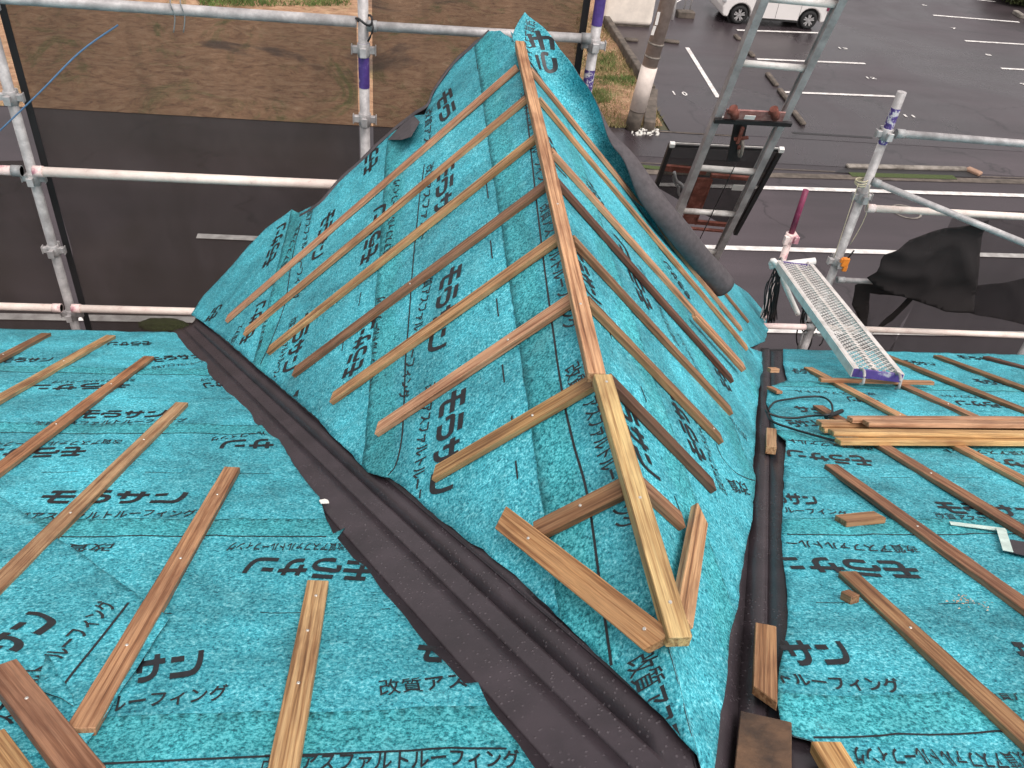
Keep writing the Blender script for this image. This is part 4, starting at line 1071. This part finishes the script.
# ------------------------------------------------------------------ ground
def flat(name, poly, z, mat, kind='structure', label=None, cat=None, parent=None):
    bm = bmesh.new(); vs = [bm.verts.new((x, y, z)) for x, y in poly]; f = bm.faces.new(vs)
    if f.normal.z < 0: f.normal_flip()
    o = obj(name, bm, mat, parent, origin=(poly[0][0], poly[0][1], z)); tag(o, label, cat, None, kind); return o
def gpt(px, py): p = gp(px, py); return (p.x, p.y)
fieldY = 17.36
flat('terrain', [(-300, -120), (300, -120), (300, 500), (-300, 500)], -.03, simple('far_ground', (.09, .085, .05), .95, scale=.3))
# uneven dry field beyond the road on the left
bm = bmesh.new(); nx, ny = 110, 70; Gd = []
for i in range(nx+1):
    r = []
    for j in range(ny+1):
        x = -24+31*i/nx; y = fieldY+26*j/ny
        r.append(bm.verts.new((x, y, .01+(.05+.10*noise.noise(Vector((x*.7, y*.7, 0)))+.03*noise.noise(Vector((x*3, y*3, 0))))*min(1, j/2))))
    Gd.append(r)
kx = [gp(604, 22), gp(627, 58), gp(651, 97)]
for i in range(nx):
    for j in range(ny):
        c = (Gd[i][j].co+Gd[i+1][j+1].co)/2
        lim = kx[2].x + (kx[0].x-kx[2].x)*((c.y-kx[2].y)/(kx[0].y-kx[2].y)) - .05
        if c.x < min(lim, gp(651, 97).x-.30) and (c.x < 3.2 or c.y > 18.05):
            f = bm.faces.new((Gd[i][j], Gd[i+1][j], Gd[i+1][j+1], Gd[i][j+1])); f.smooth = True
bmesh.ops.delete(bm, geom=[v for v in bm.verts if not v.link_faces], context='VERTS')
o = obj('field', bm, M_field); tag(o, kind='structure')
flat('road', [(-60, 6.0), (80, 6.0), (80, 16.6), (3.2, 16.6), (3.2, 17.45), (-60, 17.45)], 0.0, M_road)
flat('pavement', [(3.2, 16.6), (80, 16.6), (80, 18.05), (3.2, 18.05)], .004, M_lot)
flat('yard', [(-60, -10), (80, -10), (80, 6.0), (-60, 6.0)], 0.0, M_road)
lim0 = gp(604, 0)
flat('parking_lot', [(kx[2].x, 18.0), (80, 18.0), (80, 60), (4.0, 60), (kx[0].x, kx[0].y)], .008, M_lot)
# dark soil joint lines across the lot edge
def strip(name, a, b, w, mat, z=.014, kind='structure', label=None, cat=None):
    a, b = gp(*a), gp(*b); a.z = b.z = 0; d = (b-a).normalized(); q = Vector((-d.y, d.x, 0))*w/2
    return flat(name, [tuple((a+q)[:2]), tuple((b+q)[:2]), tuple((b-q)[:2]), tuple((a-q)[:2])], z, mat, kind, label, cat)
def strip_w(name, x0_, y0__, x1_, y1__, w, mat, z=.014):
    a = Vector((x0_, y0__, 0)); b = Vector((x1_, y1__, 0)); d = (b-a).normalized(); q = Vector((-d.y, d.x, 0))*w/2
    return flat(name, [tuple((a+q)[:2]), tuple((b+q)[:2]), tuple((b-q)[:2]), tuple((a-q)[:2])], z, mat)
def yline(p, q, x): a, b = gp(*p), gp(*q); return a.y+(b.y-a.y)*(x-a.x)/(b.x-a.x)
p, q = (776, 188.5), (1024, 196); strip_w('road_marking', 4.2, yline(p, q, 4.2), 40, yline(p, q, 40), .15, M_line)
p, q = (716, 248), (880, 252.5); strip_w('road_marking', 4.9, yline(p, q, 4.9), 12.5, yline(p, q, 12.5), .15, M_line)
p, q = (0, 317), (970, 334); strip_w('road_marking', -20, yline(p, q, -20), 40, yline(p, q, 40), .15, M_line)
strip('road_marking', (197, 236.5), (262, 239.3), .15, M_line)
LOTL = [((775, 4), (832, 7)), ((737, 30.5), (823, 33.5)), ((757, 59.5), (865, 64)), ((783, 92.5), (895, 97)), ((933, 15.6), (1019, 22.5)), ((965, 41.2), (1060, 47)), ((1001, 68.8), (1100, 74)), ((687, 48), (718, 98)), ((905, -8), (995, 2))]
for a, b in LOTL: strip('stall_line', a, b, .12, M_line, .016)
def digits(s, px, py, w, h=.32, ang=0):
    p = gp(px, py); bm = bmesh.new()
    text_into(bm, s, .02, lambda u, v: Vector((p.x-w/2+u, p.y+v, .018)), w, h, cell=1); o = obj('stall_number', bm, M_line); tag(o, kind='structure')
digits('1 0', 680, 94, .36, .26)
for i, (s, px, py) in enumerate([('13', 843, 48.8), ('12', 871, 78.5), ('11', 909, 116.5), ('6', 924, 5.5), ('7', 954, 28.8), ('8', 988, 55.3), ('9', 1023, 84.5)]): digits(s, px, py, .27 if len(s) > 1 else .2, .15)
# kerbs
def block(name, a, b, w, h, mat, label=None, cat=None, kind=None, group=None, z0_=0.0, bev=.02):
    a, b = Vector((a[0], a[1], z0_)), Vector((b[0], b[1], z0_))
    bm = bmesh.new(); bar(bm, a+Vector((0, 0, h/2)), b+Vector((0, 0, h/2)), w, h)
    o = obj(name, bm, mat, origin=((a+b)/2)); bevel(o, bev); tag(o, label, cat, group, kind); return o
block('kerb', gpt(600, 17), gpt(650, 97), .18, .28, M_conc_d, 'low weathered concrete kerb wall between dry grass and car park', 'kerb wall')
block('kerb', gpt(651, 97), gpt(648, 131), .26, .22, M_conc_d, 'short concrete kerb end behind the utility pole', 'kerb wall')
for x, L in [(5.4, 8.0)]: pass
strip('joint_line', (648, 131), (745, 137), 0.05, M_conc_d, .012)
strip('joint_line', (792, 133), (872, 138), .10, M_dark, .012)
strip('gutter_line', (640, 163), (835, 172), .04, M_conc_d, .010)
strip('gutter_line', (640, 172), (1100, 184), .22, M_conc_d, .009)
strip('gutter_line', (980, 177), (1100, 181), .05, M_conc_d, .012)
# drain mouth with moss; flat dark sheet paints in its shaded hollow
a, b = gp(838, 173), gp(976, 178)
flat('drain', [gpt(845, 168.5), gpt(965, 171), gpt(980, 178), gpt(834, 173)], .013, M_dark)
strip('moss_strip', (850, 175), (955, 178), .20, M_moss, .018)
block('kerb', gpt(846, 167.5), gpt(966, 170.5), .14, .07, M_conc, 'raised kerb stone behind the mossy drain', 'kerb stone')
block('kerb', gpt(966, 170), gpt(980, 176), .18, .08, simple('tan_stone', (.36, .22, .15), .8), 'tan broken kerb stone at the end of the mossy drain', 'kerb stone')
strip('moss_strip', (630, 166), (662, 169), .16, M_moss, .018)
# wheel stops
WS = [((661, 42), (679, 44)), ((624, 41), (638, 42)), ((735, 37), (739, 41)), ((749, 54), (753, 58)), ((767, 75), (776, 87)), ((779, 91), (789, 104)), ((793, 113), (803, 126))]
labs = ['mossy wheel stop nearest the utility pole', 'wheel stop half hidden left of the utility pole', 'wheel stop by the front wheel of the white car', 'small wheel stop behind the ladder between two stall lines', 'wheel stop seen between the ladder rails, upper one', 'wheel stop seen between the ladder rails, lower one', 'wheel stop just right of the rusty hoist']
for (a, b), l in zip(WS, labs): block('wheel_stop', gpt(*a), gpt(*b), .15, .09, M_conc_d, l, 'wheel stop', group='concrete wheel stops', bev=.03)
# utility pole
pb = gp(632, 129); tpz = (lambda q: q)(on_y(668, 0, pb.y))
upole = root('utility_pole', (pb.x, pb.y, 0), 'tapered concrete utility pole with a white band beside the dry grass', 'utility pole')
def up(z): return Vector((pb.x+(tpz.x-pb.x)*z/tpz.z, pb.y, z))
zz = [0, on_y(640, 110, pb.y).z, on_y(647, 66, pb.y).z, 8.8]
for i, (nm_, mt) in enumerate([('concrete_base', M_conc_d), ('white_band', simple('faded_white_wrap', (.72, .63, .56), .8, scale=4)), ('shaft', simple('pole_shaft', (.42, .345, .30), .85, var=.15, scale=5))]):
    bm = bmesh.new(); r0 = .168-.004*zz[i]; tube(bm, up(zz[i]), up(zz[i+1]), r0+(.012 if i == 1 else 0), 24, r0-.004*(zz[i+1]-zz[i])+(.012 if i == 1 else 0)); obj(nm_, bm, mt, upole)
for z in (on_y(641, 98, pb.y).z, on_y(652, 43, pb.y).z, on_y(650, 56, pb.y).z): bm = bmesh.new(); tube(bm, up(z-.02), up(z+.02), .176, 24); obj('steel_strap', bm, M_conc, upole)
for a, b in (((656, 25), (659, 12)), ((652, 35), (655, 26))):
    A_, B_ = on_y(*a, pb.y-.21), on_y(*b, pb.y-.21); bm = bmesh.new(); bar(bm, A_, B_, .06, .01, (0, -1, 0)); obj('number_plate', bm, M_white, upole)
bm = bmesh.new(); random.seed(5)
for k in range(70):
    q = gp(random.uniform(632, 658), random.uniform(128, 136)); s = random.uniform(.02, .06)
    bx(bm, (q.x, q.y, s*.4), (s, s*.8, s*.7), Matrix.Rotation(random.random()*3, 3, 'Z'))
tag(obj('white_gravel', bm, M_chip), 'scattered white stones at the foot of the utility pole', 'gravel', kind='stuff')
# cream wall piece at the top
a, b = gp(610, 27), gp(648, 29)
w_ = root('cream_wall', tuple((a+b)/2), 'cream block wall at the top beside the utility pole', 'wall')
bm = bmesh.new(); bar(bm, (a.x-.25, a.y+.3, .85), (b.x+.1, b.y+.3, .85), .5, 1.6); o = obj('wall_block', bm, M_wall, w_); bevel(o, .12, 4)
bm = bmesh.new(); bar(bm, (a.x-.2, a.y+.3, .03), (b.x+.05, b.y+.3, .03), .4, .1); obj('wall_foot', bm, M_conc_d, w_)
# white bars right of the pole
bm = bmesh.new()
for x0_, x1_ in ((672, 677), (684, 685), (690, 689)): q = gp(x0_, 20 if x0_ == 672 else 9); tube(bm, (q.x, q.y, 0), (q.x, q.y, 1.6), .04 if x0_ == 672 else .02, 10)
q1, q2 = gp(672, 20), gp(690, 9); tube(bm, (q1.x, q1.y, 1.0), (q2.x, q2.y, 1.0), .02, 8); tube(bm, (q1.x, q1.y, .5), (q2.x, q2.y, .5), .02, 8)
tag(obj('railing', bm, M_white), 'white pipe railing right of the utility pole at the top', 'railing')
block('wheel_stop', gpt(676, 17), gpt(693, 18), .3, .2, M_conc_d, 'weathered concrete block at the foot of the white railing', 'concrete block')
# small mossy rock past the left eave
bm = bmesh.new(); c = gp(164, 326); bmesh.ops.create_icosphere(bm, subdivisions=4, radius=1)
for v in bm.verts:
    d = v.co.copy(); k = 1+.12*noise.noise(d*3)+.06*noise.noise(d*9); v.co = Vector((c.x+d.x*.34*k, c.y+d.y*.14*k, max(0.0, d.z)*.10*k))
tag(obj('moss_clump', bm, M_moss, origin=(c.x, c.y, 0), smooth=True), 'oval green moss clump just past the eave by the left valley', 'moss')
# manhole on road
c = gp(906, 212); bm = bmesh.new()
for r0, r1 in ((.26, .30),):
    n_ = 28; A = [bm.verts.new((c.x+r0*math.cos(w), c.y+r0*math.sin(w), .012)) for w in [i*2*math.pi/n_ for i in range(n_)]]; B = [bm.verts.new((c.x+r1*math.cos(w), c.y+r1*math.sin(w), .012)) for w in [i*2*math.pi/n_ for i in range(n_)]]
    for i in range(n_): bm.faces.new((A[i], A[(i+1) % n_], B[(i+1) % n_], B[i]))
tag(obj('manhole_ring', bm, M_conc), kind='structure')
# grass blades on the dry verge visible right of the scaffold
def blades(n, box, mat, label, hmin, hmax, name):
    bm = bmesh.new()
    for k in range(n):
        q = gp(random.uniform(box[0], box[2]), random.uniform(box[1], box[3]))
        lim = kx[2].x + (kx[0].x-kx[2].x)*((q.y-kx[2].y)/(kx[0].y-kx[2].y)) - .12
        if q.x > lim: continue
        h = random.uniform(hmin, hmax); a = random.random()*6.28; w = .012; lx, ly = random.gauss(0, h*.6), random.gauss(0, h*.6)
        d = Vector((math.cos(a)*w, math.sin(a)*w, 0)); b0 = Vector((q.x, q.y, .04))
        bm.faces.new((bm.verts.new(b0-d), bm.verts.new(b0+d), bm.verts.new(b0+Vector((lx, ly, h)))))
    return tag(obj(name, bm, mat), label, 'grass', kind='stuff')
blades(9000, (575, 20, 660, 130), M_grass, 'dry brown grass between the scaffold post and kerb', .05, .16, 'dry_grass')
blades(1600, (585, 80, 634, 90), M_green, 'strip of green grass in the dry verge', .05, .15, 'green_grass')
blades(700, (590, 92, 612, 106), M_green, 'green grass tuft beside the grey felt roll', .05, .14, 'green_grass')
blades(500, (596, 55, 615, 74), M_green, 'sparse green tuft beside the purple banded post', .05, .12, 'green_grass')
blades(5000, (200, -14, 350, 8), M_green, 'green grass above the top rail of the left netting', .06, .2, 'green_grass')
# shrubs top right
def shrub(px, py, rx, ry, h, n, label, name='shrub'):
    c = gp(px, py); t = root(name, (c.x, c.y, 0), label, 'shrub'); bm = bmesh.new()
    for k in range(n):
        u = Vector((random.gauss(0, 1), random.gauss(0, 1), random.gauss(0, 1))).normalized()*random.random()**.4
        p_ = Vector((c.x+u.x*rx, c.y+u.y*ry, h*.5+u.z*h*.5)); p_ += Vector((noise.noise(p_*1.3), noise.noise(p_*1.3+Vector((9, 0, 0))), 0))*.3; s = random.uniform(.05, .10)
        a = Vector((random.gauss(0, 1), random.gauss(0, 1), random.gauss(0, 1))).normalized(); b_ = a.cross(Vector((random.gauss(0, 1), random.gauss(0, 1), .3))).normalized()
        vs = [bm.verts.new(p_+a*s), bm.verts.new(p_+b_*s*.5), bm.verts.new(p_-a*s), bm.verts.new(p_-b_*s*.5)]; bm.faces.new(vs)
    obj('foliage', bm, M_leaf, t)
    bm = bmesh.new()
    for k in range(5): tube(bm, (c.x+random.uniform(-.1, .1), c.y, 0), (c.x+random.gauss(0, rx*.5), c.y+random.gauss(0, ry*.5), h*.7), .02, 6, .008)
    obj('stem', bm, M_conc_d, t)
shrub(1022, 4, 1.3, 1.0, 1.1, 5000, 'olive green shrub in the top right corner of the car park'); shrub(1003, -6, 1.0, .9, .8, 2500, 'low brownish shrub left of the corner shrub')
block('wheel_stop', gpt(1014, 14), gpt(1022, 19), .2, .14, M_conc, 'pale wheel stop in front of the corner shrub', 'wheel stop', group='concrete wheel stops')
# ------------------------------------------------------------------ white car
wf, wb = gp(737, 24.5), gp(806, 29.5); yc0 = (wf.y+wb.y)/2; WBs = wb.x-wf.x; Wd = 1.48; R_ = .275
cr = root('parked_car', ((wf.x+wb.x)/2, yc0+Wd/2, 0), 'white hatchback parked in the lot at the top edge, front to the left', 'car')
xf = wf.x
def prof_extrude(bm, pts, y0_, y1_, inset=0):
    a = [bm.verts.new((x, y0_, z)) for x, z in pts]; b = [bm.verts.new((x, y1_, z)) for x, z in pts]
    bm.faces.new(a); bm.faces.new(b[::-1])
    for i in range(len(pts)): bm.faces.new((a[i], b[i], b[(i+1) % len(pts)], a[(i+1) % len(pts)]))
def arch(cx, r, n=10): return [(cx+r*math.cos(w), R_+r*math.sin(w)) for w in [math.pi-i*math.pi/n for i in range(n+1)]]
low = [(xf-.56, .30), (xf-.52, .22)]+[(x, z) for x, z in [(xf-.36, .20)]]+arch(xf, .345)+[(xf+.36, .19), (xf+WBs-.36, .19)]+arch(xf+WBs, .345)+[(xf+WBs+.36, .22), (xf+WBs+.50, .25), (xf+WBs+.53, .55), (xf+WBs+.48, .98), (xf+.25, .98), (xf-.30, .90), (xf-.52, .70), (xf-.58, .48)]
bm = bmesh.new(); prof_extrude(bm, low, yc0-.02, yc0+Wd); bmesh.ops.recalc_face_normals(bm, faces=bm.faces); o = obj('body', bm, M_car, cr); bevel(o, .05, 4, 50)
up_ = [(xf+.15, .97), (xf+.72, 1.48), (xf+.95, 1.54), (xf+WBs+.12, 1.52), (xf+WBs+.46, .97)]
bm = bmesh.new(); a = [bm.verts.new((x, yc0+.03+(z-.97)*.22, z)) for x, z in up_]; b = [bm.verts.new((x, yc0+Wd-.05-(z-.97)*.22, z)) for x, z in up_]
bm.faces.new(a); bm.faces.new(b[::-1])
for i in range(5): bm.faces.new((a[i], b[i], b[(i+1) % 5], a[(i+1) % 5]))
bmesh.ops.recalc_face_normals(bm, faces=bm.faces); obj('window', bm, M_glass, cr)
bm = bmesh.new(); bx(bm, (xf+.5*WBs+.25, yc0+Wd/2, 1.535), (WBs*.62, Wd-.32, .05)); o = obj('roof', bm, M_car, cr); bevel(o, .02, 3)
bm = bmesh.new()
for x in (xf+.5*WBs, ): bar(bm, (x, yc0+.05, .98), (x+.02, yc0+.14, 1.5), .06, .03, (0, -1, 0))
obj('pillar', bm, M_car, cr)
for i, x in enumerate((xf+.42, xf+.5*WBs+.02, xf+WBs-.36)):
    bm = bmesh.new(); bar(bm, (x, yc0-.024, .26), (x, yc0-.024, .95), .007, .006, (0, -1, 0)); obj('door_gap', bm, M_trim, cr)
for x in (xf+.9, xf+WBs-.45):
    bm = bmesh.new(); bx(bm, (x, yc0-.035, .82), (.16, .03, .03)); obj('door_handle', bm, M_car, cr)
bm = bmesh.new(); bx(bm, (xf+.5*WBs, yc0-.005, .22), (WBs-.7, .05, .06)); obj('sill', bm, M_trim, cr)
bm = bmesh.new(); bx(bm, (xf-.50, yc0+.12, .68), (.14, .30, .14), Matrix.Rotation(-.5, 3, 'Z')); o = obj('headlight', bm, M_lamp, cr); bevel(o, .03, 3)
bm = bmesh.new(); bx(bm, (xf-.50, yc0+.02, .38), (.05, .07, .14)); obj('fog_lamp', bm, M_trim, cr)
bm = bmesh.new(); bx(bm, (xf+WBs+.50, yc0+.02, .72), (.08, .12, .25)); obj('tail_lamp', bm, M_maroon, cr)
def torus(bm, c, R0, r0, yax=True, n=32, m_=10):
    rg = []
    for i in range(n):
        w = i*2*math.pi/n; ring = []
        for j in range(m_):
            q = j*2*math.pi/m_; rr = R0+r0*math.cos(q); ring.append(bm.verts.new((c[0]+rr*math.cos(w), c[1]+r0*1.25*math.sin(q), c[2]+rr*math.sin(w))))
        rg.append(ring)
    for i in range(n):
        for j in range(m_):
            f = bm.faces.new((rg[i][j], rg[(i+1) % n][j], rg[(i+1) % n][(j+1) % m_], rg[i][(j+1) % m_])); f.smooth = True
for x in (xf, xf+WBs):
    for y in (yc0+.06, yc0+Wd-.08):
        bm = bmesh.new(); torus(bm, (x, y, R_), R_-.065, .065); tube(bm, (x, y-.0, R_), (x, y+.08, R_), .22, 24); wh = obj('wheel', bm, M_tyre, cr)
        bm = bmesh.new(); s = -1 if y < yc0+.5 else 1; yy = y+s*.05
        torus(bm, (x, yy, R_), .185, .014, n=28, m_=8); tube(bm, (x, yy-.012, R_), (x, yy+.012, R_), .04, 12)
        for k in range(10):
            w = k*math.pi/5+.1*(-1)**k; bar(bm, (x+.03*math.cos(w), yy, R_+.03*math.sin(w)), (x+.18*math.cos(w), yy, R_+.18*math.sin(w)), .040, .02, (0, -1, 0))
        bmesh.ops.translate(bm, verts=bm.verts, vec=-WORLD[cr.name]); link('rim', mesh_from_bm(bm, 'rim'), M_alloy, wh)
        bm = bmesh.new(); tube(bm, (x, y+.10 if s < 0 else y-.10, R_), (x, y+.12 if s < 0 else y-.12, R_), .34, 24)
        obj('wheel_well', bm, M_trim, cr)
# ------------------------------------------------------------------ camera, light, render
cam = bpy.data.cameras.new('camera'); co_ = bpy.data.objects.new('camera', cam); C.objects.link(co_)
cam.sensor_width = 36; cam.lens = F/1024*36; cam.clip_start = .02; cam.clip_end = 1500
mw = Matrix((RT, -DN, -FW)).transposed().to_4x4(); mw.translation = CAM; co_.matrix_world = mw
SC.camera = co_
w = bpy.data.worlds.new('World'); SC.world = w; w.use_nodes = True; nt = w.node_tree
sky = nt.nodes.new('ShaderNodeTexSky'); sky.sky_type = 'NISHITA'; sky.sun_disc = False
EL, AZ = math.radians(64), math.radians(150)
sky.sun_elevation = EL; sky.sun_rotation = AZ; sky.air_density = 1.0; sky.dust_density = 4.0; sky.ozone_density = .6
hs = nt.nodes.new('ShaderNodeHueSaturation'); hs.inputs['Saturation'].default_value = .10; hs.inputs['Value'].default_value = 1.0
nt.links.new(sky.outputs[0], hs.inputs['Color']); nt.links.new(mixc(nt, 1.0, hs.outputs[0], (1.0, .945, .935), 'MULTIPLY'), nt.nodes['Background'].inputs[0]); nt.nodes['Background'].inputs[1].default_value = .175
sl = bpy.data.lights.new('sun', 'SUN'); sl.energy = .75; sl.angle = math.radians(35); sl.color = (1, .95, .9)
so = bpy.data.objects.new('sun', sl); C.objects.link(so)
dirv = Vector((math.sin(AZ)*math.cos(EL), math.cos(AZ)*math.cos(EL), math.sin(EL)))
so.matrix_world = dirv.to_track_quat('Z', 'Y').to_matrix().to_4x4()
SC.view_settings.view_transform = 'Standard'; SC.view_settings.look = 'None'; SC.view_settings.exposure = .4; SC.view_settings.gamma = 1
SC.cycles.max_bounces = 6; SC.cycles.transparent_max_bounces = 16
